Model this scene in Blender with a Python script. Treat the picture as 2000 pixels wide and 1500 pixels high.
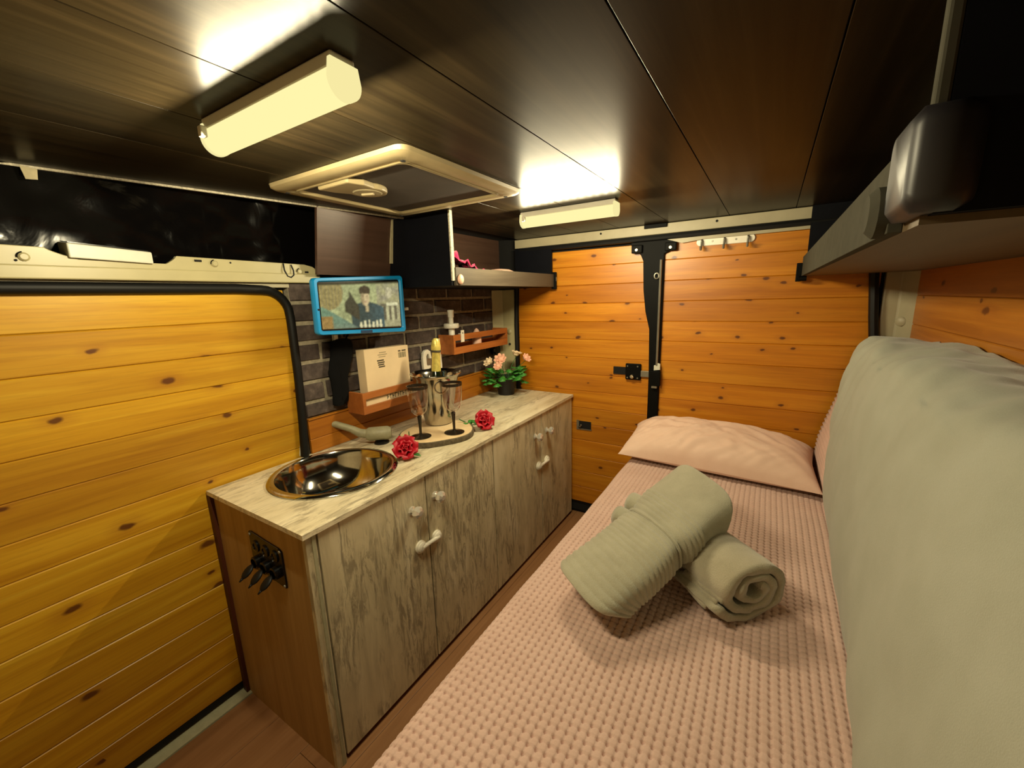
import bpy, math, random
from mathutils import Vector, Matrix, noise
from math import sin, cos, pi, sqrt, hypot
random.seed(7)
scene = bpy.context.scene
col = scene.collection
for o in list(bpy.data.objects): bpy.data.objects.remove(o)

# ------------------------------------------------------------------ camera, world, exposure
def make_camera():
    yaw, pit, rol = -.5601, .2059, -.0299
    f = Vector((sin(yaw)*cos(pit), cos(yaw)*cos(pit), -sin(pit)))
    rt = Vector((cos(yaw), -sin(yaw), 0)); up = rt.cross(f)
    r2 = rt*cos(rol) + up*sin(rol); u2 = -rt*sin(rol) + up*cos(rol)
    cd = bpy.data.cameras.new('camera'); cam = bpy.data.objects.new('camera', cd); col.objects.link(cam)
    m = Matrix((r2, u2, -f)).transposed().to_4x4()
    m.translation = Vector((1.6298, -.5596, 1.4786))
    cam.matrix_world = m
    cd.sensor_fit = 'HORIZONTAL'; cd.sensor_width = 36.0; cd.lens = 803.5*36/2000
    cd.clip_start = .01; cd.clip_end = 50
    scene.camera = cam
make_camera()
LAMP_W = 19.0                     # watts per ceiling lamp
LAMP_COL = (1.0, .87, .55)
EXPOSURE = 0.90
w = bpy.data.worlds.new('world'); scene.world = w; w.use_nodes = True
w.node_tree.nodes['Background'].inputs[0].default_value = (1.0, .85, .55, 1)
w.node_tree.nodes['Background'].inputs[1].default_value = .05
vs = scene.view_settings
vs.view_transform = 'Standard'; vs.look = 'None'; vs.exposure = EXPOSURE; vs.gamma = 1.0; vs.use_curve_mapping = False

cy = scene.cycles
cy.max_bounces = 6; cy.diffuse_bounces = 3; cy.glossy_bounces = 4; cy.transmission_bounces = 4; cy.transparent_max_bounces = 8
cy.caustics_reflective = False; cy.caustics_refractive = False

# ------------------------------------------------------------------ material helpers
def lin(c):
    if isinstance(c, str):
        c = [int(c[i:i+2], 16)/255 for i in (0, 2, 4)]
        c = [(x/12.92 if x <= .04045 else ((x+.055)/1.055)**2.4) for x in c]
    return tuple(c)+(1,)
class NT:
    def __init__(s, name):
        s.m = bpy.data.materials.new(name); s.m.use_nodes = True
        s.t = s.m.node_tree; s.b = s.t.nodes['Principled BSDF']; s.out = s.t.nodes['Material Output']
    def n(s, typ, ins=None, **kw):
        nd = s.t.nodes.new('ShaderNode'+typ)
        for k, v in kw.items(): setattr(nd, k, v)
        for k, v in (ins or {}).items(): s.put(nd, k, v)
        return nd
    def put(s, nd, k, v):
        if isinstance(v, bpy.types.NodeSocket): s.t.links.new(v, nd.inputs[k])
        elif isinstance(v, bpy.types.Node): s.t.links.new(v.outputs[0], nd.inputs[k])
        else: nd.inputs[k].default_value = v
    def math(s, op, a, b=0.0, clamp=False):
        return s.n('Math', {0: a, 1: b}, operation=op, use_clamp=clamp).outputs[0]
    def ramp(s, fac, stops, interp='LINEAR'):
        nd = s.n('ValToRGB', {0: fac}); cr = nd.color_ramp; cr.interpolation = interp
        while len(cr.elements) < len(stops): cr.elements.new(.5)
        for e, (p, c) in zip(cr.elements, stops): e.position = p; e.color = lin(c)
        return nd.outputs[0]
    def mix(s, fac, a, b, typ='MIX'):
        nd = s.n('Mix', data_type='RGBA', blend_type=typ)
        for i, v in ((0, fac), (6, a), (7, b)): s.put(nd, i, v)
        return nd.outputs[2]
    def coord(s, rand=True):
        tc = s.n('TexCoord'); v = tc.outputs['Object']
        if rand:
            oi = s.n('ObjectInfo'); r = oi.outputs['Random']
            off = s.n('CombineXYZ', {0: s.math('MULTIPLY', r, 61.0), 1: s.math('MULTIPLY', r, 23.0), 2: s.math('MULTIPLY', r, 37.0)})
            v = s.n('VectorMath', {0: v, 1: off.outputs[0]}, operation='ADD').outputs[0]
        return v
    def mapv(s, v, sc):
        return s.n('VectorMath', {0: v, 1: sc}, operation='MULTIPLY').outputs[0]
    def noise(s, v, scale=5, det=4, rough=.55, dist=0):
        return s.n('TexNoise', {'Vector': v, 'Scale': scale, 'Detail': det, 'Roughness': rough, 'Distortion': dist}).outputs[0]
    def bump(s, h, strength=.3, dist=.002):
        nd = s.n('Bump', {'Height': h, 'Strength': strength, 'Distance': dist})
        s.t.links.new(nd.outputs[0], s.b.inputs['Normal'])
    def set(s, **kw):
        for k, v in kw.items():
            k = {'color': 'Base Color', 'rough': 'Roughness', 'metal': 'Metallic', 'spec': 'Specular IOR Level', 'coat': 'Coat Weight',
                 'coatr': 'Coat Roughness', 'sheen': 'Sheen Weight', 'trans': 'Transmission Weight', 'emc': 'Emission Color', 'ems': 'Emission Strength', 'sss': 'Subsurface Weight'}[k]
            if isinstance(v, str): v = lin(v)
            s.put(s.b, k, v)
        return s.m
def plain(name, c, rough=.5, metal=0, vary=.12, sc=30, bump=.0, spec=.5):
    t = NT(name); v = t.coord()
    n = t.noise(v, sc, 3)
    base = lin(c)
    d = tuple(x*(1-vary) for x in base[:3]); b = tuple(min(1, x*(1+vary)) for x in base[:3])
    t.set(color=t.ramp(n, [(.3, d), (.7, b)]), rough=rough, metal=metal, spec=spec)
    if bump: t.bump(n, bump, .002)
    return t.m
def pine(name, cols, dark='542a10', rough=.38, kx=3.1, kz=6.2, keepv=.35):
    t = NT(name); v = t.coord()
    sx = t.n('SeparateXYZ', {0: v})
    grain = t.noise(t.mapv(v, (1.1, 9, 24)), 1.0, 4, .6, .6)
    fine = t.noise(t.mapv(v, (5, 60, 150)), 1.0, 3, .6)
    oi = t.n('ObjectInfo').outputs['Random']
    c = t.ramp(grain, [(.28, cols[0]), (.5, cols[1]), (.72, cols[2])])
    c = t.mix(t.math('MULTIPLY', t.math('GREATER_THAN', fine, .56), .10), c, lin(dark))
    tint = t.ramp(oi, [(0, (.86, .80, .74)), (.5, (1, 1, 1)), (1, (1.08, 1.04, .9))])
    c = t.mix(1.0, c, tint, 'MULTIPLY')
    p2 = t.n('CombineXYZ', {0: t.math('ADD', t.math('MULTIPLY', sx.outputs[0], kx), t.math('MULTIPLY', t.noise(v, 16, 2), .10)), 1: t.math('ADD', t.math('MULTIPLY', sx.outputs[2], kz), t.math('MULTIPLY', t.noise(v, 21, 2), .12)), 2: 0.0})
    vo = t.n('TexVoronoi', {'Vector': p2, 'Scale': 1.0, 'Randomness': 1.0}, voronoi_dimensions='2D', feature='F1')
    keep = t.math('GREATER_THAN', t.n('SeparateColor', {0: vo.outputs['Color']}).outputs[0], keepv)
    big = t.n('SeparateColor', {0: vo.outputs['Color']}).outputs[1]
    rr = t.math('ADD', t.math('MULTIPLY', big, .06), .035)
    dn = t.math('DIVIDE', vo.outputs['Distance'], rr)
    k1 = t.math('MULTIPLY', t.ramp(dn, [(.55, (1, 1, 1)), (1.0, (0, 0, 0))]), keep)
    halo = t.math('MULTIPLY', t.math('SUBTRACT', 1.0, t.math('MULTIPLY', dn, .38), True), t.math('MULTIPLY', keep, .45))
    c = t.mix(halo, c, lin('97581e'))
    c = t.mix(t.math('MULTIPLY', k1, .9), c, lin(dark))
    t.set(color=c, rough=rough, spec=.45)
    t.bump(grain, .12, .001)
    return t.m
def streak(name, axis, stops, across=26, along=1.6, rough=.5, patch=.5, coat=0, rand=True, spec=.4, bump=.1):
    t = NT(name); v = t.coord(rand)
    sc = [across]*3; sc[axis] = along
    a = t.noise(t.mapv(v, tuple(sc)), 1.0, 6, .68, .5)
    sc2 = [across*.28]*3; sc2[axis] = along*1.3
    b = t.noise(t.mapv(v, tuple(sc2)), 1.0, 3, .5, .4)
    f = t.math('ADD', t.math('MULTIPLY', a, 1-patch*.5), t.math('MULTIPLY', b, patch*.5))
    t.set(color=t.ramp(f, stops), rough=rough, coat=coat, spec=spec)
    t.bump(a, bump, .001)
    return t.m
def weathered(name, axis, pal=('c2b696', 'd6caa8', 'e4dabc'), amt=.85):
    # printed distressed-wood laminate: pale ground, grey flakes and fine dark streaks along one axis
    t = NT(name); v = t.coord()
    def st(ac, al): s = [ac]*3; s[axis] = al; return tuple(s)
    g = t.noise(t.mapv(v, st(9, 2.2)), 1.0, 5, .6, .9)
    fl = t.noise(t.mapv(v, st(34, 7)), 1.0, 7, .74, 1.4)
    fi = t.noise(t.mapv(v, st(130, 6)), 1.0, 4, .6, .3)
    big = t.noise(t.mapv(v, st(5, 2.0)), 1.0, 3, .5, 1.5)
    c = t.ramp(g, [(.32, pal[0]), (.5, pal[1]), (.68, pal[2])])
    m1 = t.math('MULTIPLY', t.ramp(fl, [(.47, (0, 0, 0)), (.57, (1, 1, 1))]), t.ramp(big, [(.40, (.06, .06, .06)), (.56, (1, 1, 1))]))
    c = t.mix(t.math('MULTIPLY', m1, .85*amt), c, lin('867b66'))
    m2 = t.math('MULTIPLY', t.ramp(fi, [(.56, (0, 0, 0)), (.68, (1, 1, 1))]), t.ramp(big, [(.38, (.2, .2, .2)), (.6, (1, 1, 1))]))
    c = t.mix(t.math('MULTIPLY', m2, .55*amt), c, lin('6a5f50'))
    t.set(color=c, rough=.42, spec=.4); t.bump(fl, .08, .001)
    return t.m
def fabric(name, c, c2=None, sc=700, rough=.9, sheen=.25, bump=.35):
    t = NT(name); v = t.coord()
    n = t.noise(v, 9, 3); fine = t.noise(v, sc, 2)
    base = lin(c); d = lin(c2) if c2 else tuple(x*.86 for x in base[:3])+(1,)
    f = t.math('ADD', t.math('MULTIPLY', n, .6), t.math('MULTIPLY', fine, .4))
    t.set(color=t.ramp(f, [(.35, d[:3]), (.65, base[:3])]), rough=rough, sheen=sheen, spec=.2)
    t.bump(fine, bump, .002)
    return t.m

MT = {}
MT['pine_l'] = pine('pine_boards_amber', ('ab7614', 'c2901e', 'd2a52c'), kx=3.4, kz=6.4, keepv=.2)
MT['pine_b'] = pine('pine_boards_orange', ('a86410', 'be7818', 'cc8a22'), kx=4.4, kz=8.0, keepv=.22)
MT['pine_r'] = pine('pine_boards_reddish', ('96581a', 'aa6a20', 'b87a2a'))
MT['strip'] = pine('pine_trim_boards', ('a05e16', 'b4701c', 'c08028'))
MT['rack'] = streak('rack_wood', 1, [(.3, '8a4c22'), (.55, 'a8622c'), (.75, 'b9763a')], 30, 3, .5)
MT['weath_v'] = weathered('weathered_wood_upright', 2)
MT['weath_h'] = weathered('weathered_wood_lengthwise', 1, ('cbbd9c', 'dfd3b4', 'ece2c6'), .75)
MT['side_oak'] = streak('end_panel_oak', 2, [(.3, '947444'), (.5, 'a88652'), (.72, 'ba9862')], 24, 1.2, .55)
MT['batten'] = streak('dark_batten', 2, [(.3, '3a1808'), (.7, '52260f')], 20, 2, .6)
MT['ceil'] = streak('dark_walnut_laminate', 1, [(.3, '1a130c'), (.5, '272014'), (.7, '382d1d')], 34, 1.0, .30, .5, 0, True, .06, .03)
MT['dkpanel'] = streak('dark_walnut_panel', 1, [(.25, '3c2a20'), (.5, '4a352a'), (.75, '584034')], 34, 1.2, .4)
MT['navy'] = plain('black_blue_board', '090a10', .6, 0, .15, 20, 0, .12)
MT['lip'] = streak('dark_grey_oak_lip', 1, [(.3, '3c352c'), (.6, '50483c'), (.8, '645a4a')], 40, 2, .5)
MT['paleboard'] = plain('pale_raw_board', 'a39878', .7, 0, .12, 60, .2)
MT['lip_r'] = plain('grey_green_board', '45433a', .8, 0, .1, 30, 0, .02)
MT['bumper'] = plain('black_foam', '1a171a', .45, 0, .1, 40)
MT['chip'] = plain('raw_chipboard_edge', 'b5ad98', .8, 0, .35, 160, .3)
MT['floor'] = streak('laminate_floor', 1, [(.28, '7c5636'), (.5, '946a46'), (.72, 'a67c56')], 20, 1.2, .4)
MT['sill'] = plain('grey_green_sill_metal', 'a9a688', .6, 0, .1, 40, .1)
MT['cream'] = plain('cream_painted_steel', 'aca37c', .38, 0, .05, 12)
MT['beige'] = plain('beige_painted_steel', 'a0977c', .45, 0, .06, 12)
MT['mortar'] = plain('pale_mortar', '8f8672', .9, 0, .25, 60, .4)
def brickmat():
    t = NT('slate_brick'); v = t.coord(); n = t.noise(v, 26, 5, .65); oi = t.n('ObjectInfo').outputs['Random']
    c = t.ramp(n, [(.3, '3a3230'), (.55, '504642'), (.75, '6a5f58')])
    tint = t.ramp(oi, [(0, (.75, .72, .72)), (.6, (1, 1, 1)), (1, (1.15, 1.12, 1.1))])
    t.set(color=t.mix(1.0, c, tint, 'MULTIPLY'), rough=.8, spec=.3); t.bump(n, .5, .004); return t.m
MT['brick'] = brickmat()
MT['rubber'] = plain('black_rubber', '0a0a0a', .55, 0, .2, 30, 0, .3)
MT['blackmetal'] = plain('black_metal', '080807', .6, .0, .2, 30, 0, .1)
MT['blackplastic'] = plain('black_glossy_plastic', '0b0b0c', .22, 0, .2, 30)
def filmmat():
    t = NT('black_plastic_film'); v = t.coord(False); n = t.noise(v, 7, 4, .5, 1.0)
    t.set(color=lin('070606'), rough=.13, spec=.12); t.bump(n, .2, .01); return t.m
MT['film'] = filmmat()
MT['gap'] = plain('dark_gap', '0a0908', .9, 0, .1, 20)
MT['whiteplastic'] = plain('white_plastic', 'e4dfcf', .35, 0, .04, 20)
MT['greyplastic'] = plain('grey_white_plastic', 'c9c8b8', .4, 0, .05, 20)
MT['hatch'] = plain('ivory_hatch_frame', '9c8d6a', .4, 0, .05, 20)
MT['blind'] = plain('dark_hatch_blind', '3a3129', .8, 0, .15, 14, .2)
MT['steel'] = plain('brushed_steel', 'b9b4a8', .14, 1, .05, 60)
MT['sinksteel'] = plain('polished_steel', 'c4c2b8', .1, 1, .08, 18, .06)
MT['chrome'] = plain('chrome', 'd8d4c8', .08, 1, .03, 20)
MT['greymetal'] = plain('grey_metal', '8f8b7e', .4, .7, .1, 30)
MT['tap'] = plain('stone_grey_tap_plastic', '9a9578', .5, 0, .15, 40, .1)
MT['blue'] = plain('blue_rubber_case', '0a86c8', .4, 0, .05, 20)
MT['bluedark'] = plain('dark_blue_case', '08345a', .5, 0, .1, 20)
MT['box'] = plain('pale_cardboard', 'e6cda6', .7, 0, .05, 10, .1)
MT['print'] = plain('dark_print', '4a4232', .8, 0, .2, 60)
MT['print2'] = plain('grey_print', '8e8468', .8, 0, .2, 60)
MT['cloth_black'] = fabric('black_cloth', '08080a', '040405', 700, .95, 0)
MT['pot'] = plain('black_pot', '0d0e10', .5, 0, .15, 30)
MT['leaf'] = plain('green_leaf', '3f8a34', .5, 0, .4, 50)
MT['stem'] = plain('green_stem', '2e6428', .55, 0, .2, 50)
MT['petal_pink'] = plain('blush_petal', 'f2b89c', .6, 0, .16, 40)
MT['petal_cream'] = plain('cream_petal', 'f4dcb8', .6, 0, .1, 40)
MT['petal_red'] = plain('red_petal', 'b00620', .5, 0, .25, 30)
MT['slice'] = streak('wood_slice_top', 0, [(.3, 'd9b98a'), (.6, 'ecd2a6')], 18, 8, .6)
MT['bark'] = plain('bark', '5e5340', .9, 0, .4, 70, .8)
MT['gold'] = plain('gold_foil', 'e2d070', .35, .3, .2, 60, .4)
MT['green_glass'] = plain('dark_green_glass', '121a0c', .12, 0, .1, 20)
MT['smoke'] = plain('smoked_dark_stem', '3a332a', .15, .6, .1, 20)
def thin_glass():
    t = NT('clear_glass'); t.t.nodes.remove(t.b)
    lw = t.n('LayerWeight', {0: .5}); tr = t.n('BsdfTransparent', {0: (.90, .87, .88, 1)}); gl = t.n('BsdfGlossy', {0: (1, 1, 1, 1), 1: .03})
    fac = t.math('ADD', t.math('MULTIPLY', t.math('POWER', lw.outputs['Facing'], 2.6), .8), .10, True)
    mx = t.n('MixShader', {0: fac, 1: tr, 2: gl}); t.t.links.new(mx.outputs[0], t.out.inputs[0]); return t.m
MT['glass'] = thin_glass()
def crystal():
    t = NT('crystal_knob'); t.set(color=lin('e8e4da'), rough=.06, metal=.55, spec=.9); return t.m
MT['crystal'] = crystal()
MT['blanket'] = fabric('pink_waffle_cotton', 'd6b6aa', 'ccab9e', 500)
MT['pillow'] = fabric('pale_pink_cotton', 'ecccb9', 'e4c2ae', 600)
MT['sheet'] = fabric('pale_grey_green_sheet', 'a2a396', '98998a', 500)
MT['towel'] = fabric('sage_beige_terry', 'b2ad96', '9a957f', 420, .95, .5, .9)
MT['towel_in'] = fabric('beige_terry', 'b8ae96', 'a0977f', 420, .95, .5, .9)
MT['magenta'] = fabric('magenta_cloth', 'd01858', 'a80f44', 300)
MT['bounce_cloth'] = fabric('pale_bounce_cloth', 'd2c4a6', 'b8a888', 300)  # invented cloth, kept pale to bounce fill light from behind the camera
MT['plate'] = plain('blush_plate', 'e4b8a0', .4, 0, .05, 20)
MT['shelf_under'] = streak('shelf_underside', 1, [(.3, '4a3c28'), (.7, '5c4c34')], 16, 1.2, .6)
def lampmat(name, st):
    t = NT(name); t.t.nodes.remove(t.b)
    em = t.n('Emission', {0: (1.0, .88, .40, 1), 1: st}); t.t.links.new(em.outputs[0], t.out.inputs[0]); return t.m
MT['lamp'] = lampmat('lit_lamp_cover', .56)
MT['lampcap'] = lampmat('lit_lamp_end_cap', .50)

# ------------------------------------------------------------------ mesh helpers
ORG = {}
class M:
    def __init__(s): s.v = []; s.f = []
    def add(s, vs_, fs):
        b = len(s.v); s.v += [Vector(p) for p in vs_]; s.f += [[i+b for i in f] for f in fs]; return s
    def box(s, x0, x1, y0, y1, z0, z1):
        return s.add([(x0,y0,z0),(x1,y0,z0),(x1,y1,z0),(x0,y1,z0),(x0,y0,z1),(x1,y0,z1),(x1,y1,z1),(x0,y1,z1)],
                     [(0,3,2,1),(4,5,6,7),(0,1,5,4),(1,2,6,5),(2,3,7,6),(3,0,4,7)])
    def prism(s, pts, d):
        n = len(pts); d = Vector(d); P = [Vector(p) for p in pts]
        return s.add(P+[p+d for p in P], [list(range(n))[::-1], list(range(n, 2*n))]+[(i, (i+1) % n, (i+1) % n+n, i+n) for i in range(n)])
    def rings(s, R, cap0=True, cap1=True, closed=False):
        n = len(R[0]); vs_ = [p for r in R for p in r]; fs = []
        m = len(R)
        for i in range(m if closed else m-1):
            j = (i+1) % m
            for k in range(n): fs.append((i*n+k, i*n+(k+1) % n, j*n+(k+1) % n, j*n+k))
        if not closed:
            if cap0: fs.append(list(range(n))[::-1])
            if cap1: fs.append([(m-1)*n+k for k in range(n)])
        return s.add(vs_, fs)
    def lathe(s, prof, c, n=24, ax=(0, 0, 1), cap0=True, cap1=True):
        ax = Vector(ax).normalized(); u = ax.orthogonal().normalized(); v = ax.cross(u); c = Vector(c)
        return s.rings([[c+ax*z+(u*cos(2*pi*k/n)+v*sin(2*pi*k/n))*r for k in range(n)] for r, z in prof], cap0, cap1)
    def tube(s, path, rad, n=8, closed=False):
        P = [Vector(p) for p in path]; R = []; u = None; m = len(P)
        for i, p in enumerate(P):
            if closed: d = P[(i+1) % m]-P[i-1]
            else: d = P[min(i+1, m-1)]-P[max(i-1, 0)]
            d.normalize()
            if u is None: u = d.orthogonal().normalized()
            else: u = (u-d*u.dot(d)).normalized()
            v = d.cross(u); r = rad[i] if isinstance(rad, (list, tuple)) else rad
            R.append([p+(u*cos(2*pi*k/n)+v*sin(2*pi*k/n))*r for k in range(n)])
        return s.rings(R, closed=closed)
    def ell(s, c, rx, ry, rz, n=14, m=8):
        c = Vector(c); R = []
        for i in range(m+1):
            t = pi*i/m; q = max(.02, sin(t))
            R.append([c+Vector((rx*q*cos(2*pi*k/n), ry*q*sin(2*pi*k/n), -rz*cos(t))) for k in range(n)])
        return s.rings(R)
    def grid(s, fn, nu, nv):
        vs_ = [fn(i/nu, j/nv) for j in range(nv+1) for i in range(nu+1)]
        return s.add(vs_, [(j*(nu+1)+i, j*(nu+1)+i+1, (j+1)*(nu+1)+i+1, (j+1)*(nu+1)+i) for j in range(nv) for i in range(nu)])
    def xf(s, mat):
        s.v = [mat @ p for p in s.v]; return s
    def build(s, name, mat, parent=None, smooth=False, bevel=0, rotz=0, origin=None, solid=0):
        lo = Vector([min(p[i] for p in s.v) for i in range(3)]); hi = Vector([max(p[i] for p in s.v) for i in range(3)])
        c = Vector(origin) if origin else Vector(((lo.x+hi.x)/2, (lo.y+hi.y)/2, (lo.z+hi.z)/2 if parent else lo.z))
        Rm = Matrix.Rotation(-rotz, 3, 'Z')
        me = bpy.data.meshes.new(name)
        me.from_pydata([tuple(Rm @ (p-c)) for p in s.v], [], s.f); me.update()
        o = bpy.data.objects.new(name, me); col.objects.link(o)
        m_ = MT[mat] if isinstance(mat, str) else mat
        me.materials.append(m_)
        import bmesh
        bm = bmesh.new(); bm.from_mesh(me); bmesh.ops.recalc_face_normals(bm, faces=bm.faces); bm.to_mesh(me); bm.free()
        if smooth:
            me.polygons.foreach_set('use_smooth', [True]*len(me.polygons))
            if smooth != 'all':
                try: me.set_sharp_from_angle(angle=math.radians(40))
                except Exception: pass
        if solid:
            md = o.modifiers.new('solid', 'SOLIDIFY'); md.thickness = solid; md.offset = 0
        if bevel:
            md = o.modifiers.new('bevel', 'BEVEL'); md.width = bevel; md.segments = 2; md.limit_method = 'ANGLE'; md.angle_limit = math.radians(40)
        o.rotation_euler.z = rotz
        ORG[o.name] = c
        if parent: o.parent = parent; o.location = c-ORG[parent.name]
        else: o.location = c
        return o
def tag(o, label=None, cat=None, group=None, kind=None):
    if label: o['label'] = label
    if cat: o['category'] = cat
    if group: o['group'] = group
    if kind: o['kind'] = kind
    return o
def thing(name, loc, label, cat, group=None):
    o = bpy.data.objects.new(name, None); col.objects.link(o); o.location = loc; o.empty_display_size = .05; ORG[o.name] = Vector(loc)
    return tag(o, label, cat, group)
def struct(o, label=None):
    return tag(o, label, None, None, 'structure')
def box(name, mat, parent, x0, x1, y0, y1, z0, z1, bevel=0):
    return M().box(x0, x1, y0, y1, z0, z1).build(name, mat, parent, bevel=bevel)
PC = {}
def plank(parent, axis, face, a0, a1, z0, z1, mat, depth=.014, name='plank', sign=1):
    """tongue-and-groove board, chamfered; axis 'x' (rear wall) or 'y' (side walls); face = visible plane; sign = direction of the visible side"""
    g = .0003; ch = .0028; L_ = a1-a0; h = z1-z0-2*g
    key = (round(L_, 4), round(h, 4), depth, mat)
    me = PC.get(key)
    if me is None:
        m = M(); hz = h/2
        sec = [(-depth, -hz), (-.003, -hz), (0, -hz+ch), (0, hz-ch), (-.003, hz), (-depth, hz)]
        m.prism([(-L_/2, -d, z) for d, z in sec], (L_, 0, 0))
        # visible side is local -Y : depth 0 at y=0, back at +depth
        o = m.build(name, mat, None, origin=(0, 0, 0)); me = o.data; PC[key] = me
        bpy.data.objects.remove(o)
    o = bpy.data.objects.new(name, me); col.objects.link(o)
    zc = (z0+z1)/2; ac = (a0+a1)/2
    if axis == 'x': p = Vector((ac, face, zc)); rz = 0
    else: p = Vector((face, ac, zc)); rz = pi/2 if sign > 0 else -pi/2
    o.rotation_euler.z = rz; o.parent = parent; o.location = p-ORG[parent.name]; ORG[o.name] = p
    return o
L = 1.8875; H = .85; HC = 1.85; W = .577
def nz(x, y, z=0): return noise.noise(Vector((x, y, z)))

# ------------------------------------------------------------------ structure: floor, walls, ceiling
Y0 = -1.35
fl = struct(box('floor', 'gap', None, -.1, 2.25, Y0, 1.96, -.05, -.012))
for i in range(12):
    x0 = .035+i*.185; x1 = min(x0+.185, 2.2)
    for a, b in ((Y0, -.62+.3*(i % 3)), (-.62+.3*(i % 3), 1.92)):
        plk = M().box(x0+.0006, x1-.0006, a+.0006, b-.0006, -.012, 0).build('plank', 'floor', fl, bevel=.001)
struct(M().prism([(-.03, Y0, -.012), (.033, Y0, -.012), (.033, Y0, .004), (-.005, Y0, .008), (-.03, Y0, .008)], (0, .33-Y0, 0)).build('trim_1', 'sill', None), 'grey green metal sill strip along the sliding door')

# shell of the van behind the lining
struct(box('wall_left', 'mortar', None, -.09, -.004, .395, 1.97, .0, 1.56))
struct(box('wall_front', 'bounce_cloth', None, -.1, 2.25, Y0-.04, Y0, 0, 1.95))  # unseen front closure, added pale so it throws lamp light back inside
WL = bpy.data.objects['wall_left']
# bricks on wall_left
zt = [1.571, 1.486, 1.403, 1.321, 1.239, 1.155, 1.069, 1.0]
for r in range(len(zt)-1):
    off = 1.231 if r % 2 == 1 else 1.345
    k = -5
    while True:
        a = off+k*.243; b = a+.243; k += 1
        if a > 1.84: break
        a2 = max(a+.007, .398); b2 = min(b-.007, 1.85)
        if b2-a2 < .02: continue
        z0 = zt[r+1]+.007; z1 = zt[r]-.007
        m = M()
        j = [random.uniform(-.003, .003) for _ in range(8)]; d = random.uniform(.003, .007)
        m.prism([(-.005, a2, z0), (-.005, b2, z0), (-.005, b2, z1), (-.005, a2, z1)], (.001, 0, 0))
        m = M().add([(-.005, a2+j[0], z0+j[1]), (-.005, b2+j[2], z0+j[3]), (-.005, b2+j[4], z1+j[5]), (-.005, a2+j[6], z1+j[7]),
                     (d, a2+.005, z0+.005), (d, b2-.005, z0+.004), (d, b2-.004, z1-.005), (d, a2+.005, z1-.004)],
                    [(0,3,2,1),(4,5,6,7),(0,1,5,4),(1,2,6,5),(2,3,7,6),(3,0,4,7)])
        m.build('brick', 'brick', WL)
t2 = struct(box('trim_2', 'gap', None, -.004, .002, .395, 1.86, .846, 1.0), 'two orange pine boards behind the worktop')
for z0, z1 in ((.85, .912), (.912, 1.0)):
    plank(t2, 'y', .014, .395, 1.86, z0, z1, 'strip', .012)
struct(M().box(.002, .02, .395, 1.86, .999, 1.004).build('trim_3', 'strip', None), 'thin pine lip above the boards behind the worktop')

# sliding door
D1 = struct(box('door_1', 'gap', None, -.1, -.03, Y0, .392, .0, 1.56), 'sliding door lined with amber pine boards')
zs = [1.535, 1.424, 1.313, 1.206, 1.102, .996, .888, .783, .677, .58, .477, .374, .262, .152, .043]
for a, b in zip(zs[1:], zs[:-1]): plank(D1, 'y', -.006, Y0, .374, a, b, 'pine_l', .016)
sp = [(.004, Y0+.02, 1.54), (.004, .2, 1.54), (.004, .29, 1.536)]
for k in range(1, 7):
    t = k/7*pi/2; sp.append((.004, .29+.095*sin(t), 1.441+.095*cos(t)))
sp += [(.004, .386, 1.42), (.006, .384, 1.2), (.006, .376, 1.0), (.006, .366, .852)]
M().tube(sp, .017, 10).build('seal', 'rubber', D1, True)
M().tube([(-.008, .352, .853), (-.004, .36, .9), (-.004, .366, .95)], .004, 6).build('cable', 'greyplastic', D1, True)
M().box(-.03, -.006, Y0, .37, .02, .043).build('bottom_seal', 'rubber', D1)

# cream body beam above the sliding door, with scooped notch
def beam_top(y): 
    t = 1.645-.010*(y+.32)/.84
    if -.245 < y < .04:
        a = min(1, (y+.245)/.06); b = min(1, (.04-y)/.03); t -= .026*min(a, b)**.7
    return t
pts = [(0, Y0, 1.562)]; ys = [Y0, -.5, -.3, -.25]+[-.245+.0025*k for k in range(115)]+[.1, .3, .47]
top = [(0, y, beam_top(y)) for y in ys]+[(0, .505, 1.628), (0, .523, 1.615), (0, .53, 1.60), (0, .53, 1.562)]
bm_ = struct(M().prism([(-.008, p[1], p[2]) for p in pts+top], (.018, 0, 0)).build('trim_4', 'cream', None, bevel=.002), 'cream painted steel beam above the sliding door')
box('ledge', 'cream', bm_, .010, .020, Y0, .528, 1.562, 1.598, .004)
for y, z in ((-.285, 1.617), (.145, 1.622), (.445, 1.607)):
    b = M().lathe([(.011, 0), (.011, .003), (.007, .007)], (.010, y, z), 12, (1, 0, 0)).build('bolt', 'cream', bm_, True)
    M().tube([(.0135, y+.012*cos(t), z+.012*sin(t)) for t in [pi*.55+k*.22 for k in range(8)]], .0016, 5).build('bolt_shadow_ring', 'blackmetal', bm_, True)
for y, z, l in ((.097, 1.629, .02), (.475, 1.606, .014)):
    M().tube([(.011, y-l/2, z), (.011, y+l/2, z)], .0035, 8).build('slot', 'gap', bm_, True)
for y, z in ((.195, 1.628), (-.3, 1.608)):
    M().lathe([(.003, 0), (.003, .002)], (.010, y, z), 8, (1, 0, 0)).build('hole', 'gap', bm_)
M().tube([(.012, .382, 1.635), (.018, .380, 1.61), (.02, .388, 1.588), (.02, .402, 1.583), (.02, .414, 1.592), (.018, .416, 1.61), (.012, .412, 1.632)], .0028, 6).build('cable_loop', 'rubber', bm_, True)
struct(box('trim_5', 'beige', None, -.03, .0, Y0, .53, 1.545, 1.562), 'beige edge between the cream beam and the door seal')

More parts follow.
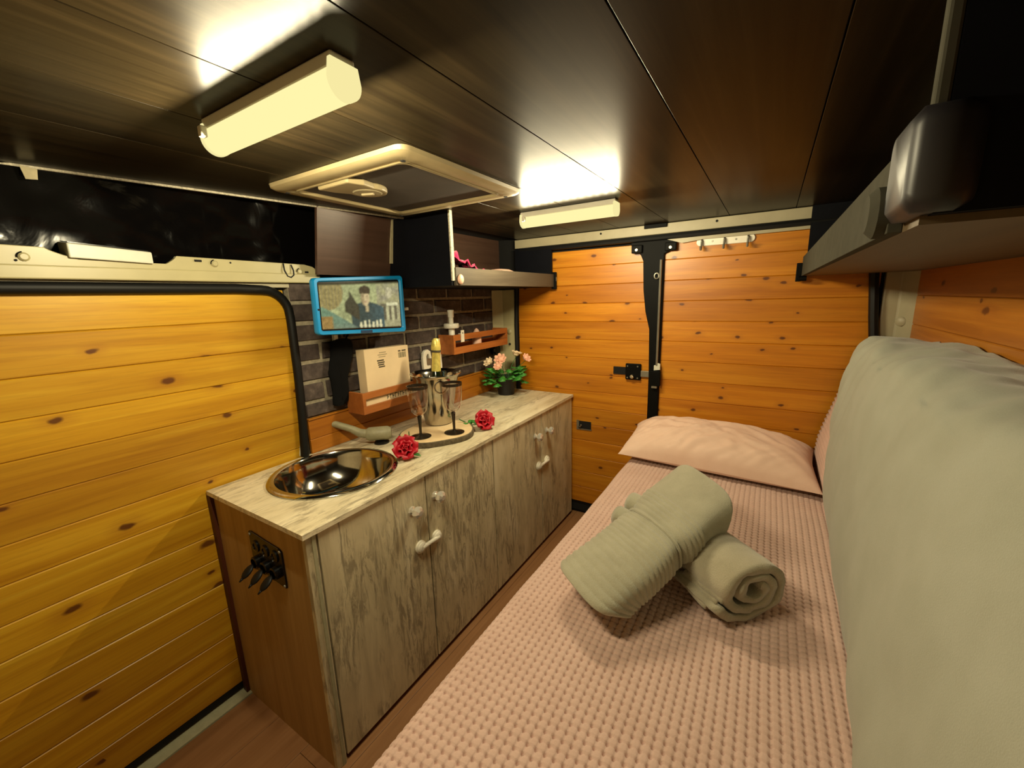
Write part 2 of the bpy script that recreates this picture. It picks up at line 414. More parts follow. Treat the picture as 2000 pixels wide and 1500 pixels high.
# white slim box resting in the beam notch
bx_ = thing('plastic_box', (.0, -.12, 1.622), 'slim grey white plastic box lying in the notch of the cream beam', 'box')
M().add([(-.06, -.205, 1.628), (.022, -.205, 1.619), (.022, -.025, 1.612), (-.06, -.025, 1.62), (-.06, -.205, 1.668), (.022, -.205, 1.658), (.022, -.025, 1.646), (-.06, -.025, 1.655)],
        [(0,3,2,1),(4,5,6,7),(0,1,5,4),(1,2,6,5),(2,3,7,6),(3,0,4,7)]).build('case', 'greyplastic', bx_, bevel=.003)
M().add([(-.055, -.2, 1.668), (.012, -.2, 1.660), (.012, -.03, 1.649), (-.055, -.03, 1.656), (-.055, -.2, 1.670), (.012, -.2, 1.662), (.012, -.03, 1.651), (-.055, -.03, 1.658)],
        [(0,3,2,1),(4,5,6,7),(0,1,5,4),(1,2,6,5),(2,3,7,6),(3,0,4,7)]).build('lid_label', 'blackplastic', bx_)

# black crumpled plastic film above the beam
def film(u, v):
    y = Y0+u*(.86-Y0); z = 1.60+v*.33
    x = -.07+.05*v*v + .014*nz(y*4, z*5, 1)+.004*nz(y*15, z*17, 5)
    if abs(y-.19) < .05: x += .006*sin((y-.19)*170)*(.4+.6*nz(y*30, z*30))
    return (x, y, z)
fm = M().grid(film, 150, 36).build('plastic_film', 'film', None, 'all', solid=.001)
tag(fm, 'black glossy crumpled plastic film above the cream beam', 'plastic film')
struct(box('wall_left_upper', 'gap', None, -.16, -.12, Y0, 1.97, 1.5, 2.0))
# tape scrap near the ceiling
tag(M().add([(-.015, -.243, 1.812), (-.012, -.222, 1.814), (-.006, -.220, 1.838), (-.008, -.250, 1.842), (-.013, -.243, 1.812), (-.010, -.222, 1.814), (-.004, -.220, 1.838), (-.006, -.250, 1.842)],
    [(0,3,2,1),(4,5,6,7),(0,1,5,4),(1,2,6,5),(2,3,7,6),(3,0,4,7)]).build('tape_scrap', 'paleboard', None), 'small pale scrap of tape stuck on the black film by the ceiling edge', 'tape')

# dark walnut wall panel beside the left shelf
pn = struct(M().prism([(.044, .49, 1.595), (.058, .49, 1.595), (.108, .49, 1.8495), (.094, .49, 1.8495)], (0, .380, 0)).build('trim_6', 'dkpanel', None), 'dark walnut board between black film and left shelf')
M().add([(.100, .862, 1.849), (.112, .862, 1.849), (.112, .8715, 1.849), (.100, .8715, 1.849), (.076, .858, 1.655), (.086, .858, 1.655), (.086, .8715, 1.655), (.076, .8715, 1.655)],
        [(0,3,2,1),(4,5,6,7),(0,1,5,4),(1,2,6,5),(2,3,7,6),(3,0,4,7)]).build('edge_strip', 'paleboard', pn)
struct(box('wall_left_behind_shelf', 'dkpanel', None, -.03, .004, .888, 1.95, 1.565, 1.90))

# D-pillars
pl = struct(M().prism([(.004, 1.80, .0), (.055, 1.862, .0), (.138, 1.878, .0), (.138, 1.93, .0), (.004, 1.93, .0)], (0, 0, 1.535)).build('trim_7', 'cream', None, bevel=.004), 'cream body pillar in the corner behind the potted flowers')
M().tube([(.155, 1.88, .0), (.155, 1.88, .9), (.152, 1.88, 1.3), (.165, 1.88, 1.6), (.18, 1.88, 1.76)], .016, 8).build('seal', 'rubber', pl, True)
M().lathe([(.016, 0), (.016, .003), (.011, .006)], (.1, 1.868, 1.25), 12, (.2, -1, 0)).build('plug', 'cream', pl, True)
M().lathe([(.008, 0), (.008, .003)], (.1, 1.868, 1.165), 10, (.2, -1, 0)).build('hole', 'gap', pl)
pr = struct(M().prism([(2.045, 1.872, 0), (2.10, 1.868, 0), (2.15, 1.79, 0), (2.19, 1.79, 0), (2.19, 1.95, 0), (2.045, 1.95, 0)], (0, 0, 1.80)).build('trim_8', 'beige', None, bevel=.005), 'beige body pillar between rear door and right wall')
M().tube([(2.062, 1.86, .5), (2.05, 1.86, 1.1), (2.02, 1.862, 1.35), (2.00, 1.862, 1.55), (1.98, 1.862, 1.76)], .018, 8).build('seal', 'rubber', pr, True)
M().lathe([(.02, 0), (.02, .003), (.014, .007)], (2.11, 1.845, 1.33), 12, (-.6, -.8, 0)).build('plug', 'beige', pr, True)

# rear wall with two doors
struct(box('wall_back', 'gap', None, -.1, 2.25, 1.915, 1.97, 0, 1.95))
zb = [1.655-.1115*k for k in range(0, 15)]
D2 = struct(box('door_2', 'gap', None, .165, 1.05, 1.9, 1.915, .02, 1.76), 'left rear door lined with orange pine boards')
D3 = struct(box('door_3', 'gap', None, 1.085, 2.04, 1.9, 1.915, .02, 1.76), 'right rear door lined with orange pine boards')
for D, a, b, mt, dz in ((D2, .168, 1.048, 'pine_b', 0), (D3, 1.088, 2.03, 'pine_b', .004)):
    plank(D, 'x', L, a, b, zb[0]+dz, 1.752, mt)
    for q0, q1 in zip(zb[1:], zb[:-1]): plank(D, 'x', L, a, b, max(.02, q0+dz), q1+dz, mt)
# black gap seal and gussets between the doors
g = [(1.005, 1.50), (1.02, 1.38), (1.045, 1.28), (1.052, 1.0), (1.062, .02), (1.105, .02), (1.112, .9), (1.112, 1.69), (1.135, 1.70), (1.165, 1.725), (1.175, 1.765), (.925, 1.765), (.935, 1.73), (.965, 1.715), (.985, 1.69), (.998, 1.66)]
M().prism([(x, 1.868, z) for x, z in g], (0, .03, 0)).build('centre_seal', 'blackmetal', D3, bevel=.004)
for x, z in ((.965, 1.725), (1.145, 1.725)):
    b = M().box(x-.03, x+.03, 1.85, 1.868, z-.022, z+.022).build('hinge_block', 'blackmetal', D3, bevel=.005)
    M().lathe([(.008, 0), (.008, .006)], (x, 1.85, z-.005), 8, (0, -1, 0)).build('screw', 'greymetal', b)
M().tube([(1.098, 1.858, 1.66), (1.098, 1.858, 1.075)], .0065, 8).build('lock_rod', 'greymetal', D3, True)
M().prism([(1.083, 1.855, 1.045), (1.118, 1.855, 1.05), (1.118, 1.855, 1.085), (1.1, 1.855, 1.09), (1.09, 1.855, 1.075), (1.083, 1.855, 1.075)], (0, .012, 0)).build('rod_bracket', 'greyplastic', D3, bevel=.002)
M().tube([(1.078+.012*cos(t), 1.857, 1.575+.015*sin(t)) for t in [k*pi/6 for k in range(12)]], .004, 6, True).build('rod_guide', 'greymetal', D3, True)
st_ = box('strike_plate', 'blackmetal', D3, 1.066, 1.122, 1.845, 1.868, .955, 1.043, .003)
box('strike_foot', 'greymetal', st_, 1.075, 1.105, 1.848, 1.866, .942, .958, .001)
# slam lock on the left door
lk = box('lock', 'blackmetal', D2, .915, 1.005, 1.868, 1.886, .978, 1.075, .004)
box('bolt_slot', 'gap', lk, .838, .915, 1.880, 1.8868, 1.005, 1.05)
box('bolt', 'greymetal', lk, 1.005, 1.066, 1.872, 1.882, 1.0, 1.035, .001)
M().lathe([(.013, 0), (.013, .014), (.01, .018)], (.958, 1.868, 1.0), 14, (0, -1, 0)).build('key_cylinder', 'chrome', lk, True)
for x in (.928, .988):
    for z in (.99, 1.06): M().lathe([(.005, 0), (.004, .003)], (x, 1.868, z), 8, (0, -1, 0)).build('screw', 'greymetal', lk, True)
rc = box('latch_recess', 'gap', D2, .605, .695, 1.884, 1.8868, .62, .672)
M().prism([(.595, 1.8855, .612), (.70, 1.8855, .615), (.70, 1.8855, .622), (.612, 1.8855, .620), (.612, 1.8855, .676), (.595, 1.8855, .676)], (0, -.003, 0)).build('recess_rim', 'greymetal', rc)
M().tube([(.607, 1.883, .63), (.625, 1.875, .635), (.632, 1.87, .65)], .005, 6).build('recess_lever', 'greymetal', rc, True)
# head beam above the rear doors
hb = struct(box('trim_9', 'beige', None, .16, 2.1, 1.868, 1.93, 1.795, 1.848, .003), 'beige steel beam above the rear doors')
M().tube([(.2, 1.866, 1.778), (1.0, 1.866, 1.778), (2.06, 1.866, 1.782)], .016, 8).build('seal', 'rubber', hb, True)
box('black_catch', 'blackmetal', hb, 1.0, 1.12, 1.856, 1.868, 1.828, 1.848, .002)
for x in (.75, 1.36): M().lathe([(.006, 0), (.006, .003)], (x, 1.868, 1.83), 8, (0, -1, 0)).build('hole', 'gap', hb)
M().prism([(1.12, 1.8655, 1.764), (2.0, 1.8655, 1.768), (2.0, 1.8655, 1.752), (1.3, 1.8655, 1.748), (1.2, 1.8655, 1.738)], (0, .02, 0)).build('door_frame_edge', 'beige', hb)

# right wall
WR = struct(box('wall_right', 'gap', None, 2.15, 2.22, Y0, 1.95, 0, 1.95))
for k in range(8): plank(WR, 'y', 2.135, Y0, 1.785, 1.56-.118*(k+1), 1.56-.118*k, 'pine_r', .014, 'plank', -1)

# ceiling: dark laminate boards with fine open joints, left edge cut slightly askew
CE = struct(box('ceiling', 'gap', None, -.3, 2.25, Y0, 1.96, HC+.014, HC+.06))
def edge_x(y): return -.04+(y+.27)*.19 if y < .95 else .19
seams = [None, .375, .615, .857, 1.127, 1.416, 1.69, 1.95, 2.16]
for i in range(len(seams)-1):
    x1 = seams[i+1]-.0012
    if i == 0: poly = [(x1, Y0), (x1, 1.87), (.19, 1.87), (.19, .94), (edge_x(Y0), Y0)]
    else: poly = [(seams[i]+.0012, Y0), (x1, Y0), (x1, 1.87), (seams[i]+.0012, 1.87)]
    M().prism([(x, y, HC) for x, y in poly], (0, 0, .013)).build('board', 'ceil', CE, bevel=.0008)
cep = M().prism([(edge_x(Y0)+.002, Y0, HC-.006), (edge_x(Y0)-.006, Y0, HC-.006), (.184, .94, HC-.006), (.192, .94, HC-.006)], (0, 0, .012)).build('raw_edge', 'chip', CE)

# ------------------------------------------------------------------ ceiling lamps
def lamp(y, label, x0, x1):
    t = thing('ceiling_lamp', ((x0+x1)/2, y, HC), label, 'lamp', 'tube lamps on the ceiling')
    box('base', 'whiteplastic', t, x0+.004, x1-.004, y-.022, y+.022, HC-.022, HC-.0005, .003)
    n = 16; ZC = HC-.036; RW = .027; RH = .028
    def half(x, k_, zt_): return [(x, y+RW*k_*cos(a), ZC-RH*k_*sin(a)) for a in [pi*k/n for k in range(n+1)]]+[(x, y-.023*k_, zt_), (x, y+.023*k_, zt_)]
    M().rings([half(x0+.012, 1, HC-.023), half(x1-.012, 1, HC-.023)]).build('cover', 'lamp', t, True)
    for xa, xb in ((x0, x0+.013), (x1-.013, x1)):
        M().rings([half(xa, .9, HC-.012), half(xa+.003, 1.03, HC-.010), half(xb-.003, 1.03, HC-.010), half(xb, 1.03, HC-.012)]).build('end_cap', 'lampcap', t, True)
    for cx, sg in ((x1-.028, 1), (x0+.028, -1)):
        M().box(cx-.007, cx+.007, y+sg*.033-.006, y+sg*.033+.006, HC-.042, HC-.022).build('clip', 'whiteplastic', t, bevel=.002)
    N = 13                                   # the row of diodes that gives the lamp its light
    for k in range(N):
        ld = bpy.data.lights.new('lamp_diode', 'POINT'); ld.energy = LAMP_W/N; ld.color = LAMP_COL; ld.shadow_soft_size = 0.006
        lo = bpy.data.objects.new('lamp_diode', ld); col.objects.link(lo); lo.parent = t
        lo.location = Vector((x0+(x1-x0)*(k+.5)/N, y, ZC-RH-.0058))-ORG[t.name]
    return t
lamp(-.080, 'large lit tube lamp on the ceiling nearest the camera, above the sink', .618, 1.045)
lamp(1.146, 'lit tube lamp on the ceiling near the rear doors', .640, 1.080)

# ------------------------------------------------------------------ roof hatch
hx0, hx1, hy0, hy1 = .245, .85, .222, .795
ht = thing('roof_hatch', ((hx0+hx1)/2, (hy0+hy1)/2, HC), 'square ivory framed roof hatch with dark pulled blind', 'roof hatch')
def frame_ring(m, e0, e1, z0, z1):
    def r(e, z, rad): 
        pts_ = []
        for cx, cy, a0 in ((hx1-e-rad, hy1-e-rad, 0), (hx0+e+rad, hy1-e-rad, pi/2), (hx0+e+rad, hy0+e+rad, pi), (hx1-e-rad, hy0+e+rad, 1.5*pi)):
            for k in range(5): a = a0+pi/2*k/4; pts_.append((cx+rad*cos(a), cy+rad*sin(a), z))
        return pts_
    return m.rings([r(e0, z1, .03), r(e0+.002, z0+.006, .03), r(e0+.012, z0, .025), r(e1-.006, z0, .012), r(e1, z0+.005, .01), r(e1, z1, .01)], closed=True)
frame_ring(M(), 0, .066, HC-.017, HC-.0005).build('frame', 'hatch', ht, True)
frame_ring(M(), .050, .062, HC-.021, HC-.015).build('inner_rail', 'hatch', ht, True)
box('blind', 'blind', ht, hx0+.06, hx1-.06, hy0+.06, hy1-.06, HC-.012, HC-.006)
# handle: tongue from the near edge with an oval pad
hp = []
cx_, cy_ = .545, .455
out = [(.395, .30), (.395, .33), (.44, .37)]
outl = []
yc = hy0+.065
tng = [(.36, yc), (.375, yc+.05), (.41, yc+.085)]
poly = [(hx0+.17, yc), (hx0+.31, yc), (hx0+.325, yc+.05)]
for k in range(0, 17):
    a = -.35+k*(pi+.7)/16; poly.append((.505+.060*cos(a)*1.0, yc+.115+.062*sin(a)))
poly += [(hx0+.18, yc+.05)]
hd = M().prism([(x, y, HC-.03) for x, y in poly], (0, 0, .018)).build('handle', 'hatch', ht, bevel=.005)
M().lathe([(.046, 0), (.042, -.002)], (.505, yc+.115, HC-.030), 20, (0, 0, 1)).build('grip_dimple', 'paleboard', hd)
M().tube([(.487, yc+.107, HC-.033), (.524, yc+.123, HC-.033)], .005, 6).build('catch', 'hatch', hd, True)
for x, y in ((hx1-.045, hy0+.045), (hx0+.045, hy0+.045), (hx1-.045, hy1-.045), (hx0+.045, hy1-.045)):
    M().lathe([(.007, 0), (.007, .002)], (x, y, HC-.0245), 8).build('screw_hole', 'gap', ht)

# ------------------------------------------------------------------ overhead shelves
sl = thing('overhead_shelf', (.25, .88, 1.54), 'black open overhead shelf on the left with dark lip board', 'shelf')
box('side_panel', 'navy', sl, .02, .438, .872, .888, 1.54, 1.849)
box('edge_strip', 'chip', sl, .438, .446, .871, .889, 1.56, 1.849)
box('shelf_board', 'navy', sl, .02, .436, .888, 1.868, 1.54, 1.556)
lp = M().box(.436, .452, .888, 1.852, 1.54, 1.617).build('lip', 'lip', sl, bevel=.001)
M().ell((.458, .91, 1.566), .012, .018, .022).build('corner_bumper', 'plate', lp, True)
box('end_panel', 'navy', sl, .17, .436, 1.852, 1.866, 1.556, 1.79)
br = box('end_bracket', 'blackmetal', sl, .436, .466, 1.85, 1.866, 1.525, 1.63, .002)
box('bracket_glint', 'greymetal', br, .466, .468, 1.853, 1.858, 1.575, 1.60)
# things on it
def cloth(u, v):
    x = .33+.10*u; y = .895+.36*v
    h = .115*(1-v)**1.6*(1-.35*u)+.03*(1-v*.6)
    return (x+.012*nz(v*9, u*4), y+.015*nz(u*8, v*7, 3), 1.56+h*(.75+.5*abs(nz(u*5, v*8, 9)))+.05*(1 if v < .96 else .6)*(.5+.4*nz(v*12, u*3, 2)))
pc = M().grid(cloth, 12, 36).build('pink_cloth', 'magenta', None, 'all', solid=.003)
tag(pc, 'crumpled magenta cloth on the left overhead shelf', 'cloth')
pt = M().lathe([(.03, 0), (.07, .004), (.145, .045), (.148, .049), (.07, .010), (.03, .007)], (.275, 1.46, 1.557), 32, (0, 0, 1)).build('plate_base', 'plate', None, True)
bpy.data.objects.remove(pt)
pt = M().lathe([(.02, .085), (.06, .08), (.115, .055), (.13, .03), (.13, .0)], (.30, 1.46, 1.5565), 32, (0, 0, 1)).build('hat_crown', 'plate', None, True)
pt.name = 'upturned_bowl'; tag(pt, 'pale blush rounded bowl upside down on the left overhead shelf', 'bowl')

XS = 1.738
sr = thing('overhead_shelf', (1.9, .9, 1.54), 'dark open overhead shelf on the right above the bed', 'shelf')
box('shelf_board', 'shelf_under', sr, XS+.014, 2.15, .045, 1.865, 1.54, 1.556)
lr = M().box(XS, XS+.014, .11, 1.865, 1.54, 1.628).build('lip', 'lip_r', sr, bevel=.001)
box('side_panel', 'navy', sr, XS+.02, 2.15, .03, .045, 1.548, 1.849)
box('edge_strip', 'lip_r', sr, XS+.008, XS+.02, .03, .046, 1.636, 1.849, .003)
R_ = []
for x, k_ in ((0, .8), (.008, 1), (.04, 1), (.052, .86)):
    pts_ = []
    for (cy, cz, a0) in ((.098, 1.632, 0), (.03, 1.632, pi/2), (.03, 1.565, pi), (.098, 1.565, 1.5*pi)):
        for k in range(5):
            a = a0+pi/2*k/4; yy = cy+.016*cos(a); zz = cz+.016*sin(a)
            pts_.append((XS-.006+x, .064+(yy-.064)*k_, 1.598+(zz-1.598)*k_))
    R_.append(pts_)
M().rings(R_).build('corner_bumper', 'bumper', sr, 'all')
M().lathe([(.03, 0), (.03, .012), (.022, .02)], (XS+.002, .135, 1.567), 16, (-1, 0, 0)).build('bumper_pad', 'lip_r', sr, True)
box('end_panel', 'navy', sr, XS+.014, 2.06, 1.852, 1.865, 1.556, 1.849)
box('back_panel', 'navy', sr, 2.13, 2.15, .045, 1.852, 1.556, 1.849)
bk = box('end_bracket', 'blackmetal', sr, XS-.022, XS, 1.85, 1.866, 1.515, 1.60, .002)
M().lathe([(.012, 0), (.012, .03)], (XS-.01, 1.84, 1.528), 10, (1, 0, 0)).build('bracket_bolt', 'blackmetal', bk, True)

# ------------------------------------------------------------------ kitchen cabinet and worktop
cb = thing('kitchen_cabinet', (.28, .95, 0), 'weathered wood kitchen cabinet with four doors along the left wall', 'cabinet')
box('end_panel', 'side_oak', cb, .02, .548, .012, .028, 0, .834)
box('back_batten', 'batten', cb, -.003, .02, .0, .024, 0, .832)
box('corner_post', 'weath_v', cb, .548, .566, .012, .045, 0, .834, .001)
box('floor_board', 'side_oak', cb, .02, .540, .028, 1.87, .03, .045)
box('back_board', 'side_oak', cb, .005, .02, .028, 1.87, .03, .825)
box('divider', 'side_oak', cb, .02, .540, .94, .956, .045, .825)
box('far_end_panel', 'side_oak', cb, .02, .546, 1.855, 1.871, 0, .834)
box('plinth', 'side_oak', cb, .05, .545, .03, 1.87, 0, .03)
box('edge_band', 'sill', cb, .566, .569, .03, .040, .0, .834)
dy = [.048, .495, .95, 1.44, 1.871]
doors = []
for i in range(4):
    doors.append(M().box(.546, .566, dy[i]+.003, dy[i+1]-.003, .022, .828).build('door', 'weath_v', cb, bevel=.001))
for di, y, z in ((0, .415, .722), (1, .54, .728), (2, 1.365, .716), (3, 1.505, .713)):
    b = M().lathe([(.018, 0), (.016, .005), (.009, .009), (.009, .015), (.021, .022), (.025, .030), (.021, .041), (.010, .046)], (.566, y, z), 8, (1, 0, 0)).build('knob', 'crystal', doors[di])
for y0, z0, y1, z1 in ((.441, .560, .530, .5565), (1.396, .530, 1.495, .531)):
    yc2, zc2 = (y0+y1)/2, (z0+z1)/2
    lt = M()
    for y, z in ((y0, z0), (y1, z1)): lt.lathe([(.025, 0), (.025, .007), (.020, .010), (.020, .014), (.014, .018), (.009, .019)], (.566, y, z), 16, (1, 0, 0))
    a = Vector((.576, y0, z0)); b = Vector((.576, y1, z1)); mid = (a+b)/2+Vector((.003, 0, 0))
    lt.tube([a, a.lerp(mid, .5)+Vector((.002, 0, 0)), mid, mid.lerp(b, .5)+Vector((.002, 0, 0)), b], [.013, .009, .008, .009, .013], 10)
    lt.build('child_latch', 'whiteplastic', cb, True)
# socket panel on the end
SO = M().prism([(x, .012, z) for x, z in ((.248, .765), (.262, .767), (.34, .760), (.418, .755), (.434, .748), (.436, .64), (.434, .622), (.42, .622), (.335, .632), (.262, .628), (.248, .636), (.25, .66))], (0, -.006, 0)).build('socket_panel', 'blackplastic', cb, bevel=.002)
for x in (.285, .34, .395):
    M().lathe([(.02, 0), (.02, .004), (.012, .005), (.010, .002)], (x, .006, .722), 16, (0, -1, 0)).build('switch', 'blackplastic', SO, True)
    M().lathe([(.021, 0), (.021, .014), (.016, .016), (.014, .004)], (x, .006, .668), 16, (0, -1, 0)).build('socket', 'blackplastic', SO, True)
    cp = M().ell((0, 0, 0), .017, .024, .007, 12, 8)
    cp.tube([(0, -.022, 0), (0, -.034, .001)], [.005, .002], 6)
    cp.xf(Matrix.Translation((x, -.030, .652)) @ Matrix.Rotation(math.radians(38), 4, 'X')).build('dust_cap', 'rubber', SO, 'all')
for x, z in ((.256, .757), (.427, .747), (.428, .630), (.256, .642)):
    M().lathe([(.005, 0), (.004, .003)], (x, .006, z), 8, (0, -1, 0)).build('screw', 'greymetal', SO, True)

wt = M()
# worktop with a round sink opening
SC = (.268, .325); SRAD = .205
n = 48
def wring(z):
    outer = []
    x0, x1, y0, y1 = .003, W, 0.0, 1.87
    for k in range(n):
        a = 2*pi*k/n; dx, dy_ = cos(a), sin(a)
        t = 1e9
        if dx > 1e-9: t = min(t, (x1-SC[0])/dx)
        if dx < -1e-9: t = min(t, (x0-SC[0])/dx)
        if dy_ > 1e-9: t = min(t, (.75-SC[1])/dy_)
        if dy_ < -1e-9: t = min(t, (y0-SC[1])/dy_)
        outer.append((SC[0]+dx*t, SC[1]+dy_*t, z))
    # snap the corners exactly
    for cx, cy in ((x0, y0), (x1, y0), (x1, .75), (x0, .75)):
        i = min(range(n), key=lambda q: hypot(outer[q][0]-cx, outer[q][1]-cy)); outer[i] = (cx, cy, z)
    inner = [(SC[0]+SRAD*cos(2*pi*k/n), SC[1]+SRAD*sin(2*pi*k/n), z) for k in range(n)]
    return outer, inner
oT, iT = wring(H); oB, iB = wring(H-.016)
wt.rings([oT, iT, iB, oB], closed=True)
wt.box(.003, W, .75, 1.87, H-.016, H)
wk = wt.build('worktop', 'weath_h', None)
tag(wk, 'pale weathered wood worktop with round sink opening', 'worktop')

# sink
sk = thing('sink', (SC[0], SC[1], H), 'round polished steel sink bowl set in the worktop', 'sink')
prof = [(.228, .0005), (.230, .005), (.224, .011), (.214, .013), (.204, .010), (.199, .002), (.193, -.02), (.182, -.055), (.160, -.092), (.125, -.122), (.08, -.138), (.04, -.143), (.028, -.144)]
M().lathe(prof, (SC[0], SC[1], H), 64, cap0=False).build('bowl', 'sinksteel', sk, True, solid=.0)
M().lathe([(.034, -.1435), (.034, -.140), (.026, -.139), (.022, -.142), (.008, -.142)], (SC[0], SC[1], H), 24).build('drain', 'steel', sk, True)
# tap
tp = thing('tap', (.165, .615, H), 'stone grey plastic folding tap at the far side of the sink', 'tap')
M().lathe([(.034, 0), (.034, .006), (.028, .012), (.022, .014)], (.17, .635, H), 20).build('base', 'blackplastic', tp, True)
M().tube([(.205, .665, H+.046), (.195, .655, H+.046), (.135, .60, H+.046), (.125, .592, H+.046)], [.024, .031, .031, .024], 16).build('body', 'tap', tp, True)
M().tube([(.14, .60, H+.046), (.105, .573, H+.055), (.07, .555, H+.075), (.02, .52, H+.098), (-.0, .508, H+.102)], [.022, .019, .016, .015, .014], 12).build('spout', 'tap', tp, True)

# ------------------------------------------------------------------ wood slice, bucket, bottle, glasses, roses
scx, scy = .328, .835
ws = thing('wood_slice', (scx, scy, H), 'round bark edged wood slice used as tray on the worktop', 'tray')
def wob(a): return 1+.035*sin(3*a+.5)+.025*sin(5*a+1.2)
ring = lambda r, z: [(scx+.168*r*wob(2*pi*k/40)*cos(2*pi*k/40), scy+.185*r*wob(2*pi*k/40)*sin(2*pi*k/40), z) for k in range(40)]
M().rings([ring(.955, H+.0005), ring(.955, H+.0245)]).build('slab', 'slice', ws)
M().rings([ring(.945, H+.0005), ring(.99, H+.002), ring(1.0, H+.012), ring(.985, H+.023), ring(.945, H+.0248)], closed=True).build('bark', 'bark', ws, True)
ZS = H+.0245
bcx, bcy = .250, .935
bu = thing('ice_bucket', (bcx, bcy, ZS), 'polished steel ice bucket on the wood slice', 'bucket')
M().lathe([(.060, 0), (.068, .004), (.074, .05), (.092, .16), (.110, .235), (.122, .250), (.126, .253), (.124, .257), (.112, .247), (.105, .236), (.087, .16), (.07, .05), (.06, .012), (.03, .01)], (bcx, bcy, ZS), 40).build('body', 'steel', bu, True)
for sgn in (-1, 1):
    c = Vector((bcx+sgn*.085, bcy-sgn*.07, ZS+.235)); 
    dirv = Vector((sgn*.77, -sgn*.64, 0))
    tang = Vector((.64, .77, 0))
    M().tube([c+dirv*.035+tang*(.028*cos(t))+Vector((0, 0, -.026+.028*sin(t))) for t in [k*pi/8 for k in range(16)]], .004, 6, True).build('ring_handle', 'steel', bu, True)
bo = thing('champagne_bottle', (bcx+.005, bcy, ZS+.012), 'champagne bottle with gold foil neck standing in the ice bucket', 'bottle')
ax = Vector((.05, .02, 1)).normalized()
M().lathe([(.042, 0), (.044, .01), (.044, .18), (.036, .22), (.022, .255)], (bcx-.012, bcy, ZS+.013), 20, ax).build('glass_body', 'green_glass', bo, True)
M().lathe([(.0235, .25), (.021, .30), (.0205, .345), (.023, .35), (.0235, .375), (.021, .385), (.019, .40), (.012, .41), (.004, .412)], (bcx-.012, bcy, ZS+.013), 20, ax).build('foil', 'gold', bo, True)
M().lathe([(.024, .345), (.0245, .35), (.024, .355)], (bcx-.012, bcy, ZS+.013), 20, ax).build('foil_collar', 'print', bo, True)
def goblet(x, y, label):
    t = thing('goblet', (x, y, ZS), label, 'glass', 'dark rimmed goblets')
    M().lathe([(.047, 0), (.047, .002), (.036, .006), (.012, .010), (.006, .014)], (x, y, ZS+.0005), 28).build('foot', 'smoke', t, True)
    M().lathe([(.006, .012), (.0065, .05), (.009, .085), (.0105, .095), (.006, .10)], (x, y, ZS), 16).build('stem', 'smoke', t, True)
    M().lathe([(.006, .098), (.022, .106), (.035, .122), (.042, .15), (.045, .19), (.0465, .232)], (x, y, ZS), 28, cap1=False).build('bowl', 'glass', t, True)
    M().lathe([(.0470, .224), (.0474, .237), (.0450, .237), (.0450, .224)], (x, y, ZS), 28, cap0=False, cap1=False).build('rim_band', 'smoke', t, True)
    return t
goblet(.326, .728, 'dark rimmed glass goblet on the wood slice nearer the sink')
goblet(.424, .846, 'dark rimmed glass goblet on the wood slice farther from the sink')

def petal(m, c, yaw, tilt, w_, h_, curl, z0):
    def fn(u, v):
        a = (u-.5)*2; wv = w_*sin(pi*min(1, .22+.72*v))**.8
        x = a*wv; out = curl*v*v+tilt*v*h_ - .25*w_*(1-a*a)*(v)+.22*w_
        z = z0+h_*v*(1-.12*a*a)-max(0, v-.75)*.35*curl*2
        return (c[0]+out*cos(yaw)-x*sin(yaw), c[1]+out*sin(yaw)+x*cos(yaw), c[2]+z)
    return m.grid(fn, 6, 6)
def rose(c, face, label, stem_path, leaves):
    """c: centre of bloom (world); face: direction the bloom looks"""
    t = thing('rose', (c[0], c[1], H), label, 'rose', 'red fabric roses')
    q = Vector((0, 0, 1)).rotation_difference(Vector(face).normalized()).to_matrix().to_4x4()
    T = Matrix.Translation(c) @ q
    for ring_i, (n_, tl, w_, h_, cu) in enumerate(((3, .0, .016, .033, 0.0), (4, .16, .025, .036, .002), (5, .46, .035, .038, .005), (5, .85, .042, .040, .010))):
        for k in range(n_):
            m = petal(M(), (0, 0, 0), 2*pi*(k+.35*ring_i)/n_, tl, w_, h_, cu, -.012-.002*ring_i)
            m.xf(T).build('petal', 'petal_red', t, 'all', solid=.0015)
    M().lathe([(.012, -.004), (.015, 0), (.013, .014), (.004, .026)], (0, 0, -.012), 10).xf(T).build('bud', 'petal_red', t, True)
    M().tube(stem_path, .0025, 6).build('stem', 'stem', t, True)
    for (p, d, ln) in leaves:
        p = Vector(p); d = Vector(d).normalized(); s_ = d.cross(Vector((0, 0, 1))).normalized()
        def lf(u, v): 
            ww = ln*.28*sin(pi*v)**.8*(1+.08*sin(20*v))
            return p+d*(ln*v)+s_*(ww*(u-.5)*2)+Vector((0, 0, .006*sin(pi*v)-.1*ln*abs(u-.5)))
        M().grid(lf, 4, 8).build('leaf', 'leaf', t, 'all', solid=.0008)
    return t
rose((.416, .548, H+.046), (.6, -.55, .62), 'red fabric rose lying beside the sink and wood slice', [(.400, .555, H+.030), (.34, .62, H+.008), (.30, .68, H+.02), (.27, .71, H+.045)],
     [((.37, .59, H+.012), (-.8, .2, .1), .05), ((.36, .6, H+.014), (-.3, .8, .2), .05), ((.42, .57, H+.012), (.9, .3, -.05), .045)])
rose((.476, 1.012, H+.044), (.75, -.35, .55), 'red fabric rose lying behind the goblets at the worktop edge', [(.455, 1.005, H+.025), (.40, 1.0, H+.012), (.34, .985, H+.04)],
     [((.44, 1.0, H+.02), (-.8, .3, .3), .05), ((.42, .99, H+.012), (-.6, -.2, .2), .05), ((.4, 1.0, H+.012), (-.5, .6, .35), .045)])

